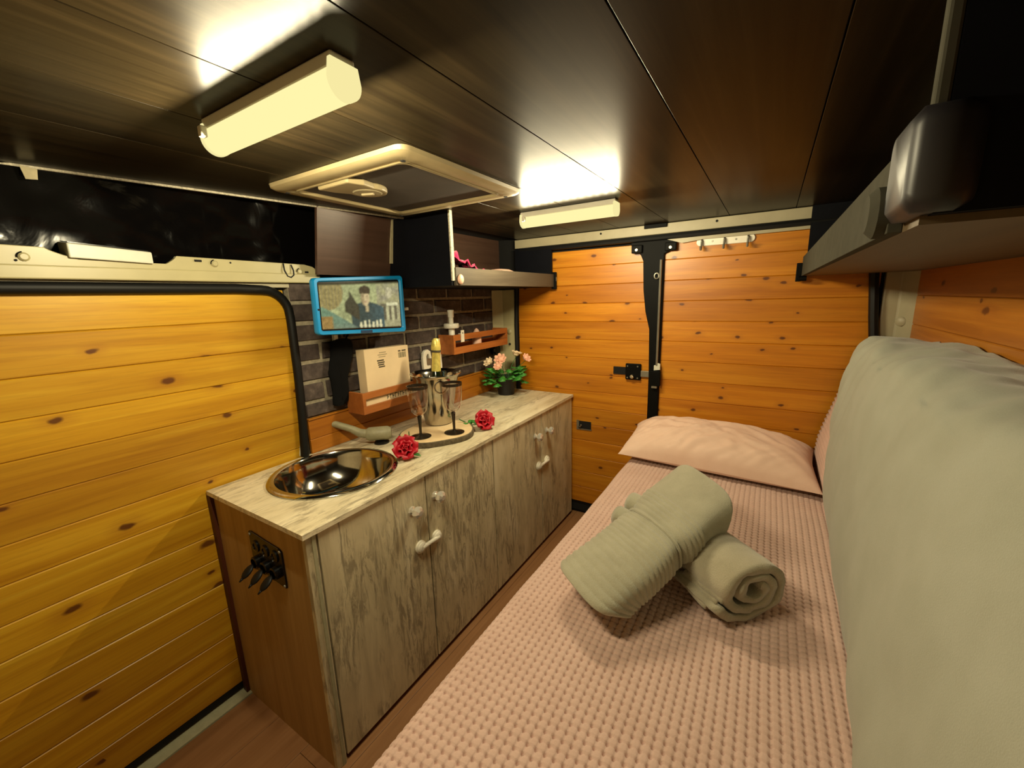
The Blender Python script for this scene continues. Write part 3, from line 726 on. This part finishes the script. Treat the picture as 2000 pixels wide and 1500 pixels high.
# ------------------------------------------------------------------ potted flowers
px_, py_ = .165, 1.70
pp = thing('potted_flowers', (px_, py_, H), 'black pot of pink artificial flowers in the far worktop corner', 'plant')
pot = M().lathe([(.050, 0), (.053, .002), (.068, .112), (.071, .114), (.071, .122), (.064, .122), (.062, .105), (.01, .104)], (px_, py_, H), 28).build('pot', 'pot', pp, True)
rnd = random.Random(3)
for k in range(46):
    a = rnd.uniform(0, 2*pi); el = rnd.uniform(-.15, 1.15); ln = rnd.uniform(.06, .085)
    base = Vector((px_+.03*cos(a), py_+.03*sin(a), H+.105)); mid = base+Vector((cos(a)*cos(el), sin(a)*cos(el), sin(el)))*rnd.uniform(.04, .085)
    d = Vector((cos(a), sin(a), rnd.uniform(-.5, .45))).normalized(); s_ = d.cross(Vector((0, 0, 1))).normalized()
    if mid.x < .055: continue
    m = M()
    # lobed leaf: five-lobed outline, slightly cupped
    o_ = [(0, 0), (.10, .28), (.30, .22), (.38, .52), (.58, .28), (.72, .36), (1.0, 0), (.72, -.36), (.58, -.28), (.38, -.52), (.30, -.22), (.10, -.28)]
    ctr = mid+d*ln*.45+Vector((0, 0, .006))
    vsx = [mid+d*ln*p+s_*ln*q*.9+Vector((0, 0, -.25*ln*abs(q))) for p, q in o_]
    vsx = [Vector((max(.03, v_.x), min(1.85, v_.y), max(H+.02, v_.z))) for v_ in vsx]
    m.add([ctr]+vsx, [(0, i+1, (i+1) % 12+1) for i in range(12)])
    lf_ = m.build('leaf', 'leaf', pp, 'all', solid=.001)
    if k % 3 == 0: M().tube([base, (base+mid)/2+Vector((0, 0, .008)), mid], .0018, 5).build('leaf_stalk', 'stem', pp, True)
for (fx, fy, fz, r, mt, nx, ny) in ((.085, 1.63, .222, .036, 'petal_cream', -.2, -.9), (.165, 1.645, .243, .042, 'petal_pink', .3, -.8), (.175, 1.60, .205, .030, 'petal_pink', .3, -1), (.215, 1.76, .268, .036, 'petal_cream', .2, .1), (.29, 1.755, .243, .033, 'petal_pink', 1, -.2)):
    c = Vector((fx, fy, H+fz))
    fl_ = M().ell(c, r*.62, r*.62, r*.52, 12, 7).build('flower', mt, pp, True)
    q = Vector((0, 0, 1)).rotation_difference(Vector((nx, ny, .8)).normalized()).to_matrix().to_4x4(); T = Matrix.Translation(c-Vector((0, 0, r*.2))) @ q
    for ri, (n_, tl, sc_) in enumerate(((5, .1, .7), (7, .5, .95), (8, 1.0, 1.0))):
        for k in range(n_):
            petal(M(), (0, 0, 0), 2*pi*(k+.4*ri)/n_, tl, r*.42, r*.75*sc_, r*.2, -r*.1).xf(T).build('petal', mt, fl_, 'all', solid=.001)
    M().tube([(px_+(fx-px_)*.15, py_+(fy-py_)*.15, H+.105), (px_+(fx-px_)*.6, py_+(fy-py_)*.6, H+.105+(fz-.105)*.55), c-Vector((0, 0, r*.5))], .002, 5).build('flower_stem', 'stem', pp, True)

# ------------------------------------------------------------------ wooden racks
def rack(y0, y1, z0, z1, label):
    t = thing('wall_rack', (.065, (y0+y1)/2, z0), label, 'rack', 'small wooden wall racks')
    xb, xf = .012, .125
    for a, b in ((y0, y0+.014), (y1-.014, y1)): box('side_board', 'rack', t, xb, xf-.012, a, b, z0, z1, .001)
    h = z1-z0
    box('bottom_board', 'rack', t, xb, xf-.012, y0+.014, y1-.014, z0, z0+.010)
    box('back_board', 'rack', t, xb, xb+.006, y0+.014, y1-.014, z0+.010, z0+.05)
    box('rail', 'rack', t, xf-.012, xf, y0, y1, z0, z0+h*.36, .001)
    box('rail', 'rack', t, xf-.012, xf, y0, y1, z1-h*.30, z1, .001)
    for a, b in ((y0, y0+.016), (y1-.016, y1)): box('rail_post', 'rack', t, xf-.012, xf, a, b, z0+h*.36, z1-h*.30)
    return t
rack(.592, 1.02, .985, 1.082, 'small wooden wall rack holding the pale cardboard box')
rack(1.235, 1.80, 1.172, 1.283, 'small wooden wall rack holding the white bottle near the rear pillar')
# rack contents
cbx = thing('cardboard_box', (.06, .80, .996), 'pale cardboard box with dark print standing in the lower rack', 'box')
M().add([(.03, .655, .997), (.085, .655, .997), (.085, .925, .997), (.03, .925, .997), (.02, .66, 1.265), (.078, .66, 1.268), (.078, .93, 1.262), (.02, .93, 1.262)],
        [(0,3,2,1),(4,5,6,7),(0,1,5,4),(1,2,6,5),(2,3,7,6),(3,0,4,7)]).build('carton', 'box', cbx, bevel=.002)
def pr_(name, ya, yb, za, zb_, mt, par=cbx):
    xo = lambda z: .0858-(z-.997)/.268*.007
    M().add([(xo(za)-.001, ya, za), (xo(za)-.001, yb, za), (xo(zb_)-.001, yb, zb_), (xo(zb_)-.001, ya, zb_), (xo(za), ya, za), (xo(za), yb, za), (xo(zb_), yb, zb_), (xo(zb_), ya, zb_)],
            [(0,3,2,1),(4,5,6,7),(0,1,5,4),(1,2,6,5),(2,3,7,6),(3,0,4,7)]).build(name, mt, par)
for i, (ya, yb) in enumerate(((.745, .785), (.735, .79), (.74, .78))): pr_('printed_line', ya, yb, 1.243-i*.010, 1.246-i*.010, 'print2')
for i in range(4): pr_('printed_line', .728+.002*i, .768+.003*(i % 2), 1.205-i*.010, 1.211-i*.010, 'print')
for i in range(9): pr_('barcode_bar', .862+i*.0055, .8645+i*.0055+.001*(i % 3), 1.205, 1.232, 'print2')
pr_('barcode_line', .862, .878, 1.236, 1.242, 'print'); pr_('barcode_line', .885, .912, 1.236, 1.242, 'print')
ls = thing('paper_packet', (.105, .80, .996), 'flat white paper packet with dark lettering behind the lower rack rail', 'packet')
box('sheet', 'box', ls, .105, .110, .612, .99, .996, 1.06)
x_ = .742
for i in range(11):
    w_ = .012 if i % 3 else .016
    z0 = 1.024; zt_ = 1.046
    M().box(.110, .1106, x_, x_+.003, z0, zt_).build('printed_letter', 'print', ls)
    if i % 2: M().box(.110, .1106, x_+.003, x_+w_*.75, zt_-.004, zt_).build('printed_letter', 'print', ls)
    else: M().box(.110, .1106, x_+.003, x_+w_*.75, z0+.008, z0+.012).build('printed_letter', 'print', ls)
    x_ += w_+.003
wb = thing('pump_bottle', (.06, 1.30, 1.182), 'white plastic bottle with wide round collar in the upper rack', 'bottle')
M().lathe([(.018, 0), (.018, .135), (.014, .14)], (.06, 1.30, 1.183), 16).build('neck', 'whiteplastic', wb, True)
M().lathe([(.042, .135), (.044, .139), (.044, .158), (.041, .162)], (.06, 1.30, 1.183), 24).build('collar', 'whiteplastic', wb, True)
M().lathe([(.014, .162), (.014, .195), (.0175, .198), (.0175, .226), (.019, .229), (.019, .238), (.015, .24)], (.06, 1.30, 1.183), 16).build('cap', 'whiteplastic', wb, True)
tgx = thing('white_tag', (.118, 1.31, 1.25), 'small white clip hooked over the upper rack rail', 'clip')
M().prism([(.126, 1.298, 1.238), (.126, 1.328, 1.238), (.126, 1.328, 1.306), (.126, 1.300, 1.306)], (.004, 0, 0)).build('clip_body', 'whiteplastic', tgx, bevel=.001)
M().lathe([(.004, 0), (.004, .001)], (.130, 1.314, 1.29), 8, (1, 0, 0)).build('clip_hole', 'gap', tgx)
M().box(.108, .126, 1.300, 1.328, 1.284, 1.288).build('clip_hook', 'whiteplastic', tgx)
ss = thing('pale_shell', (.075, 1.50, 1.182), 'small pale pink ornament behind the upper rack rail', 'ornament')
M().lathe([(.03, 0), (.03, .07), (.026, .085), (.012, .11), (.003, .118)], (.075, 1.52, 1.183), 12).build('ornament_body', 'plate', ss, True)
# black round knob beside the far end of the upper rack
kb = thing('speaker_puck', (.05, 1.805, 1.13), 'round black puck on the wall just below the upper rack', 'puck')
M().lathe([(.038, 0), (.042, .006), (.042, .03), (.034, .038)], (.012, 1.79, 1.135), 24, (1, 0, 0)).build('housing', 'blackplastic', kb, True)
M().lathe([(.030, .038), (.026, .040)], (.012, 1.79, 1.135), 20, (1, 0, 0)).build('grille', 'rubber', kb)
# white bracket on the bricks behind the bottle
wbk = thing('wall_bracket', (.02, 1.10, 1.10), 'white plastic bracket with upright strip on the bricks behind the ice bucket', 'bracket')
out_ = [(1.085, 1.105), (1.083, 1.13), (1.083, 1.17), (1.09, 1.195), (1.105, 1.21), (1.125, 1.213), (1.145, 1.20), (1.15, 1.17), (1.15, 1.16), (1.135, 1.16), (1.13, 1.185), (1.118, 1.188), (1.11, 1.175), (1.11, 1.13), (1.118, 1.12), (1.14, 1.122), (1.14, 1.108), (1.11, 1.10)]
M().prism([(.010, y, z) for y, z in out_], (.02, 0, 0)).build('hook', 'whiteplastic', wbk, bevel=.003)
M().box(.010, .016, 1.083, 1.16, 1.10, 1.2).build('plate', 'greymetal', wbk, bevel=.002)
M().box(.010, .022, 1.201, 1.244, 1.09, 1.263).build('upright_strip', 'whiteplastic', wbk, bevel=.002)

# ------------------------------------------------------------------ tablet on the wall, bracket, cable sleeve
tb = thing('tablet', (.15, .63, 1.345), 'tablet in blue rubber case showing a film, held in front of the bricks', 'tablet')
TL, TR, BR, BL = Vector((0.165, 0.397, 1.574)), Vector((0.165, 0.846, 1.596)), Vector((0.165, 0.843, 1.337)), Vector((0.165, 0.392, 1.360))
def tq(u, v, x=0.0): 
    p = (BL*(1-u)+BR*u)*(1-v)+(TL*(1-u)+TR*u)*v; return Vector((p.x+x, p.y, p.z))
def rr_ring(e, x, rad=.06):
    pts_ = []; ea = e; eb = e*1.75
    ra, rb = rad*.55, rad
    for cu, cv, a0 in ((1-ea-ra, 1-eb-rb, 0), (ea+ra, 1-eb-rb, pi/2), (ea+ra, eb+rb, pi), (1-ea-ra, eb+rb, 1.5*pi)):
        for k in range(6): a = a0+pi/2*k/5; pts_.append(tq(cu+ra*cos(a), cv+rb*sin(a), x))
    return pts_
M().rings([rr_ring(.004, -.026), rr_ring(0, -.02), rr_ring(0, -.002), rr_ring(.006, .003), rr_ring(.03, .003, .05), rr_ring(.040, -.004, .04), rr_ring(.042, -.006, .04)], True, False).build('case', 'blue', tb, True)
M().rings([rr_ring(.041, -.012, .04), rr_ring(.041, -.0055, .04)]).build('bezel', 'blackplastic', tb)
M().add([tq(.43, .012, .002), tq(.56, .012, .002), tq(.56, .06, .002), tq(.43, .06, .002), tq(.43, .012, .0045), tq(.56, .012, .0045), tq(.56, .06, .0045), tq(.43, .06, .0045)],
        [(0,3,2,1),(4,5,6,7),(0,1,5,4),(1,2,6,5),(2,3,7,6),(3,0,4,7)]).build('case_notch', 'bluedark', tb)
M().lathe([(.004, 0), (.004, .001)], tq(.021, .45, .003), 8, (1, 0, 0)).build('camera_lens', 'gap', tb)
# moving picture on the screen: man at a chess table, head of another person in the foreground
NU, NV = 120, 66
scr = M().grid(lambda u, v: tq(.052+.896*u, .10+.80*v, -.0045), NU, NV)
so = scr.build('screen', 'blackplastic', tb)
def pic(u, v):   # v up
    def inell(cx, cy, rx, ry): return ((u-cx)/rx)**2+((v-cy)/ry)**2 < 1
    c = (.36, .38, .17)
    c = tuple(k*(1+.5*nz(u*5, v*3, 4)) for k in c)
    if u > .68: c = (.34+.1*nz(u*9, v*7), .32+.1*nz(u*9, v*7), .17)
    if .72 < u < .97 and v < .52: 
        c = (.50, .48, .26) if (int((u-.72)*26) % 2 == 0 and .14 < v < .46) else (.13, .12, .07)
    if .8 < u < .97 and .47 < v < .54: c = (.75, .72, .42)
    if inell(.85, .76, .05, .12): c = (.5, .46, .27)
    if u > .70 and v < .16: c = (.36, .34, .18)
    # jacket
    if v < .58-.9*(u-.53)**2*2.2-.14*abs(u-.53) and .34 < u < .76: c = (.05+.05*max(0, u-.5), .075+.16*max(0, u-.52), .06+.2*max(0, u-.52))
    if .52 < u < .56 and .35 < v < .5: c = (.42, .34, .17)
    if inell(.525, .66, .055, .17): c = (.60, .47, .24) if u > .515 else (.36, .28, .14)
    if inell(.525, .82, .075, .11) and v > .76-.25*abs(u-.5): c = (.07, .055, .03)
    if inell(.505, .70, .012, .012) or inell(.548, .70, .012, .012): c = (.12, .09, .05)
    if .508 < u < .55 and .575 < v < .585: c = (.3, .16, .1)
    # dark raised sleeve
    if .27 < u < .44 and v < .72-2.4*abs(u-.335) + (.25 if u > .33 else 0)*(.44-u)*4 and v > .34-(u-.3)*1.2: c = (.07, .065, .035)
    # foreground head and shoulder
    if inell(.09, .80, .17, .38): c = (.30+.15*sin(u*170)*.4, .24+.1*sin(u*170)*.4, .09)
    if v < .50-1.05*max(0, u-.02)-.2*u and u < .42: c = (.16+.25*max(0, .2-v-u*.3), .26-.1*u, .15)
    if u < .12 and v < .28: c = (.32, .2, .06)
    for k in range(6):
        cx = .45+k*.052
        if abs(u-cx) < .011 and v < .10+.05*((k*7) % 3)/2+.03: c = (.80, .74, .42)
        if inell(cx, .05, .02, .03): c = (.7, .64, .36)
    if v > .96 or v < .015: c = (.05, .045, .02)
    return c
me = so.data
ca = me.color_attributes.new('picture', 'FLOAT_COLOR', 'POINT')
raw = [[pic(i/NU, j/NV) for i in range(NU+1)] for j in range(NV+1)]
def soft(j, i):
    acc = [0, 0, 0]; n_ = 0
    for dj in (-1, 0, 1):
        for di in (-1, 0, 1):
            jj = min(NV, max(0, j+dj)); ii = min(NU, max(0, i+di)); wq = 2 if di == 0 and dj == 0 else 1
            n_ += wq
            for q in range(3): acc[q] += raw[jj][ii][q]*wq
    g_ = .72*(1+.35*nz(i*.22, j*.22, 3)+.25*nz(i*.7, j*.5, 9))
    return [a_/n_*g_ for a_ in acc]
for j in range(NV+1):
    for i in range(NU+1):
        c = soft(j, i); ca.data[j*(NU+1)+i].color = (max(0, c[0]), max(0, c[1]), max(0, c[2]), 1)
t = NT('lit_screen'); at = t.n('Attribute', attribute_name='picture')
t.set(color=lin('050505'), rough=.15, emc=at.outputs['Color'], ems=.75); me.materials[0] = t.m
# arm behind
M().tube([(.139, .63, 1.46), (.08, .64, 1.45), (.015, .66, 1.44)], .014, 10).build('wall_arm', 'blackplastic', tb, True)
M().box(.004, .014, .62, .70, 1.39, 1.49).build('wall_plate', 'blackplastic', tb, bevel=.003)
M().box(.105, .137, .82, .90, 1.435, 1.45).build('clamp_arm', 'greyplastic', tb, bevel=.003)
M().box(.105, .137, .82, .863, 1.36, 1.445).build('clamp_jaw', 'greyplastic', tb, bevel=.003)
po = thing('black_sleeve', (.02, .565, 1.03), 'narrow black cloth sleeve hanging on the bricks under the tablet', 'sleeve')
def slv(u, v):
    z = 1.325-.293*v; c = .588-.045*v+.006*sin(v*9)
    hw = .052+.010*sin(pi*min(1, v*1.6))-.012*v+.004*nz(v*9, 2)
    a = 2*pi*u
    return (.026+.013*cos(a)*(1-.2*v)+.003*nz(v*14, u*6, 8), c+hw*sin(a)*(.55 if v < .03 or v > .985 else 1), z)
M().grid(slv, 20, 30).build('cloth', 'cloth_black', po, 'all')
M().tube([(.02, .61, 1.30), (.02, .622, 1.33), (.03, .64, 1.36)], .004, 6).build('strap', 'cloth_black', po, True)
M().box(.012, .03, .553, .572, 1.318, 1.345).build('peg', 'whiteplastic', po, bevel=.002)

# ------------------------------------------------------------------ coat hook rail on the right rear door
hk = thing('hook_rail', (1.40, 1.885, 1.72), 'white coat hook rail with three hooks at the top of the right rear door', 'hook rail')
pts_ = []
for cx, a0 in ((1.515, -pi/2), (1.288, pi/2)):
    for k in range(9): a = a0+pi*k/8; pts_.append((cx+.02*cos(a), L-.0005, 1.735+.02*sin(a)))
M().prism(pts_, (0, -.008, 0)).build('rail', 'whiteplastic', hk, bevel=.002)
for x in (1.295, 1.40, 1.505):
    M().tube([(x, L-.008, 1.745), (x, L-.02, 1.74), (x, L-.024, 1.715), (x, L-.034, 1.694), (x, L-.046, 1.694), (x, L-.052, 1.71)], .005, 8).build('hook', 'greymetal', hk, True)
for x in (1.345, 1.452): M().lathe([(.005, 0), (.004, .002)], (x, L-.0085, 1.735), 8, (0, -1, 0)).build('screw', 'greymetal', hk)

# ------------------------------------------------------------------ bed, waffle blanket, pillow
BZ = .612
bd = thing('bed', (1.55, .7, 0), 'dark bed platform under the pink waffle blanket', 'bed')
box('platform', 'dkpanel', bd, 1.07, 2.11, -1.0, 1.86, .0, .40)
box('mattress', 'sheet', bd, 1.065, 2.11, -1.0, 1.862, .40, BZ-.012, .03)
CELL = .0195
def waffle(a, b):
    """quilted squares: low domes with narrow grooves, deepest where the grooves cross"""
    u = .5-abs((a/CELL) % 1.0-.5); v = .5-abs((b/CELL) % 1.0-.5)     # 0 at the groove, .5 in the middle
    gu = math.exp(-(u/.125)**2); gv = math.exp(-(v/.125)**2)
    return 1.0-(.32*gu+.32*gv+1.15*gu*gv)
X0B, X1B = 1.032, 1.89; YB0, YB1 = -.62, 1.86
R0 = .045
def blanket_pt(s, y):
    """s: arc coordinate from left hem upward, round the edge and across"""
    drop = .36; arc = R0*pi/2
    if s < drop: x, z, nx_, nz_ = X0B, BZ-R0-drop+s, -1, 0
    elif s < drop+arc:
        t = (s-drop)/R0; x, z, nx_, nz_ = X0B+R0-R0*cos(t), BZ-R0+R0*sin(t), -cos(t), sin(t)
    else: x, z, nx_, nz_ = X0B+R0+(s-drop-arc), BZ, 0, 1
    h = .0105*(waffle(s, y)-1.0)+.004*nz(s*4, y*3, 2)
    x += .006*nz(y*4, 3.3)*(1 if z < BZ-.01 else .4)
    return (x+nx_*h, y, z+nz_*h)
smax = .36+R0*pi/2+(X1B-X0B-R0)
DIV = 7
nu_ = int(smax/CELL*DIV); nv_ = int((YB1-YB0)/CELL*DIV)
s0_ = .20
bl = M().grid(lambda u, v: blanket_pt(s0_+u*(smax-s0_), YB0+v*(YB1-YB0)), int((smax-s0_)/CELL*DIV), nv_).build('waffle_blanket', 'blanket', None, 'all')
tag(bl, 'pink waffle weave blanket spread flat over the bed', 'blanket')

# folded upright block along the right wall, in the same pink blanket
def blk(u, v):
    y = .30+v*1.54
    prof_ = [(1.885, .617), (1.872, .70), (1.878, .78), (1.90, .88), (1.93, 1.0), (1.955, 1.1), (1.98, 1.2), (2.01, 1.25), (2.05, 1.26), (2.125, 1.26)]
    k = u*(len(prof_)-1); i = min(int(k), len(prof_)-2); f_ = k-i
    x = prof_[i][0]*(1-f_)+prof_[i+1][0]*f_; z = prof_[i][1]*(1-f_)+prof_[i+1][1]*f_
    rib = .004*sin(2*pi*z/.021) if u < .75 else 0
    return (x-rib+.004*nz(y*5, z*5), y, z)
pk = M().grid(blk, 210, 30).build('upright_cushion', 'blanket', None, 'all', solid=.004)
tag(pk, 'ribbed pink blanket over the upright cushion, peeking out beside the pillow', 'cushion')

# pale sheet draped over it
PR = [(1.895, .618), (1.880, .66), (1.862, .74), (1.855, .82), (1.858, .92), (1.862, 1.02), (1.872, 1.12), (1.884, 1.20), (1.905, 1.268), (1.935, 1.298), (1.975, 1.310), (2.03, 1.308), (2.08, 1.304), (2.122, 1.300)]
def prof_at(u):
    k = u*(len(PR)-1); i = min(int(k), len(PR)-2); f_ = k-i; f2 = f_
    p0 = PR[max(0, i-1)]; p1 = PR[i]; p2 = PR[i+1]; p3 = PR[min(len(PR)-1, i+2)]
    return [.5*((2*p1[q])+(-p0[q]+p2[q])*f2+(2*p0[q]-5*p1[q]+4*p2[q]-p3[q])*f2**2+(-p0[q]+3*p1[q]-3*p2[q]+p3[q])*f2**3) for q in (0, 1)]
def shp(u, v):
    x, z = prof_at(u); y = -.62+v*2.04
    lean = -.052*(1.42-max(y, -.1))*max(0, 1-u*1.25)
    endf = max(0, (v-.93)/.07)
    wr = .010*nz(y*3.1, z*4.2, 11)+.006*nz(y*9+z*5, z*3, 7)
    # gathered folds near the far end
    wr += .007*max(0, (v-.78)/.22)*sin((y*1.0+z*.55)*70)*max(0, min(1, (z-.75)*4))
    if u > .6: z += .018*nz(y*5, x*9, 4)+.010*nz(y*14, x*16, 8)
    x2 = x+wr+lean+.05*endf**2*(1 if u < .7 else 0)
    y2 = y+.03*sin(pi*min(1, u*1.2))*endf
    if y < -.3: x2 = max(x2, 1.80)
    return (min(2.128, x2), y2, z-.03*endf**2*(1 if u > .6 else 0))
sh = M().grid(shp, 90, 150).build('bed_sheet', 'sheet', None, 'all', solid=.003)
tag(sh, 'pale grey green sheet draped over the tall cushion on the right', 'sheet')

# pillow
def superp(u, v):
    # u,v in -1..1 ; returns half thickness factor
    a = max(0, 1-abs(u)**2.6); b = max(0, 1-abs(v)**2.4)
    return (a*b)**.48
pc_ = Vector((1.44, 1.675, .705))
def pil(sign):
    def fn(uu, vv):
        u = uu*2-1; v = vv*2-1
        pin = 1-.055*(1-abs(v)**2)*abs(u)**6; pin2 = 1-.09*(1-abs(u)**2)*abs(v)**6
        x = 1.438+.440*u*pin; y = 1.665+.205*v*pin2-.03*u*(1-v)*.5
        mid = .648+.060*(v+1)/2-.018*(u+1)/2*(v+1)/2
        th = superp(u, v)
        h = (.140 if sign > 0 else -.035)*th
        wr = 0
        if sign > 0:
            wr = 1.3*th*(.012*nz(u*4+v*2, v*4, 1)+.004*nz(u*9+v*6, v*4, 4)+.010*(abs(nz(u*7-v*5, v*2, 8))-.2)*max(0, .75-v)+.006*sin((u*1.0-v*.55)*30+4*nz(u*3, v*3))*max(0, 1-abs(u+.12)*2.2)*max(0, -v*.8+.5))
        return (x, min(y, 1.872), max(mid+h+wr, BZ+.001))
    return fn
pw = M().grid(pil(1), 110, 70); pw.grid(pil(-1), 60, 40)
plo = pw.build('pillow', 'pillow', None, 'all')
tag(plo, 'pale pink pillow lying at the rear door end of the bed', 'pillow')

# ------------------------------------------------------------------ towels
def tbasis(d, up=(0, 0, 1)):
    d = Vector(d).normalized(); s_ = d.cross(Vector(up)).normalized(); n_ = s_.cross(d).normalized(); return d, s_, n_
# rolled towel with visible spiral end
t2_ = thing('towel', (1.60, .62, BZ), 'rolled beige towel lying on the bed with its spiral end showing', 'towel', 'beige towels on the bed')
d, s_, n_ = tbasis((.74, -.67, 0))
c0 = Vector((1.572, .650, BZ+.086))
# spiral strip cross-section thickened
turns = 2.6; NS = 90; sp_o = []; sp_i = []
for k in range(NS+1):
    a = 2*pi*turns*k/NS; r = .016+.0265*a/(2*pi)
    sp_o.append((r+.011, a)); sp_i.append((r-.009, a))
sq = lambda r, a: (r*cos(a+2.2)*1.38-.014*max(0, 1-a/9), r*sin(a+2.2)*.96)
sec = [sq(r, a) for r, a in sp_o]+[sq(r, a) for r, a in reversed(sp_i)]
Rg = []
for k in range(17):
    t = k/16; off = -.10+.21*t
    e = 1-.03*abs(2*t-1)**6
    Rg.append([c0+d*(off+.010*nz(p[0]*30, p[1]*30, 2)*(1 if k in (0, 16) else 0))+s_*(p[0]*e+.003*nz(t*6, p[1]*20))+n_*(p[1]*e+.002*nz(t*7, p[0]*20, 3)) for p in sec])
m = M()
nS = len(sec); 
m.rings(Rg, False, False)
half = NS+1
for base_, flip in ((0, False), (16*nS, True)):
    for k in range(NS):
        m.f.append([base_+k, base_+k+1, base_+nS-2-k, base_+nS-1-k])
rl = m.build('roll', 'towel_in', t2_, 'all')
# folded edge lying in front of the roll
for q in range(4):
    M().grid(lambda u, v, q=q: c0+d*(-.06+.13*v+.012*q)+s_*(.098+.018*u-.006*q)+n_*(-.050+.050*u*(1-u)+q*.011+.004*sin(v*5+q)), 6, 12).build('fold', 'towel_in', t2_, 'all', solid=.006)
# large folded towel tied round the middle, leaning on the rolled one
t1_ = thing('towel', (1.37, .65, BZ), 'large ribbed sage towel tied in the middle, resting across the rolled towel', 'towel', 'beige towels on the bed')
A = Vector((1.268, .408, .672)); B = Vector((1.478, .875, .800))
d, s_, n_ = tbasis(B-A); LEN = (B-A).length
def tw(k_, m_=0):
    pass
def section(t, scale=1.0):
    ang = []
    cinch = 1-.13*math.exp(-((t-.52)/.045)**2)
    wd = (.114+.036*t)*cinch; hg = (.056+.012*t)*cinch
    rib = 0
    if t < .72:
        rib = .0045*abs(sin(pi*t/.036))
    if abs(t-.50) < .012: rib += .004
    endr = 1-.06*max(0, (abs(t-.5)-.47)/.03)**2
    out = []
    for k in range(40):
        a = 2*pi*k/40; ca_, sa_ = cos(a), sin(a); p = 2/3.6
        x = math.copysign(abs(ca_)**p, ca_)*wd; y = math.copysign(abs(sa_)**p, sa_)*hg
        nn = .005*nz(t*5+x*9, y*14, 6)
        l_ = hypot(x, y); f_ = (1+(rib+nn)/l_)*endr*scale
        sh1 = -(.17+.30*t)*x - 1.0*y*max(0, 1-t/.25) + .5*y*max(0, (t-.8)/.2)
        roll = .16*x*min(1, t/.4)
        out.append(A+d*(LEN*t+sh1)+s_*(x*f_)+n_*(y*f_+roll))
    return out
M().rings([section(k/330) for k in range(331)]).build('bundle', 'towel', t1_, 'all')
# tied strip and curled flap ends on the left side
tie = section(.515, 1.035); M().tube(tie, .006, 6, True).build('tie_band', 'towel', t1_, True)
for t, r, off in ((.50, .036, 0), (.64, .042, .006)):
    c = A+d*(LEN*t+.03)-s_*(.118)+n_*(-.015+off)
    sec2 = []
    for k in range(50):
        a = 2*pi*1.7*k/49; rr2 = r*(.30+.70*k/49); sec2.append((rr2*cos(a), rr2*sin(a)))
    ring0 = [c-s_*.03+d*p[0]+n_*p[1]*1.1 for p in sec2]; 
    M().grid(lambda u, v: c+s_*(-.045+.09*v)+d*(sec2[min(49, int(u*49+.5))][0])+n_*(sec2[min(49, int(u*49+.5))][1]), 49, 6).build('curled_end', 'towel', t1_, 'all', solid=.009)
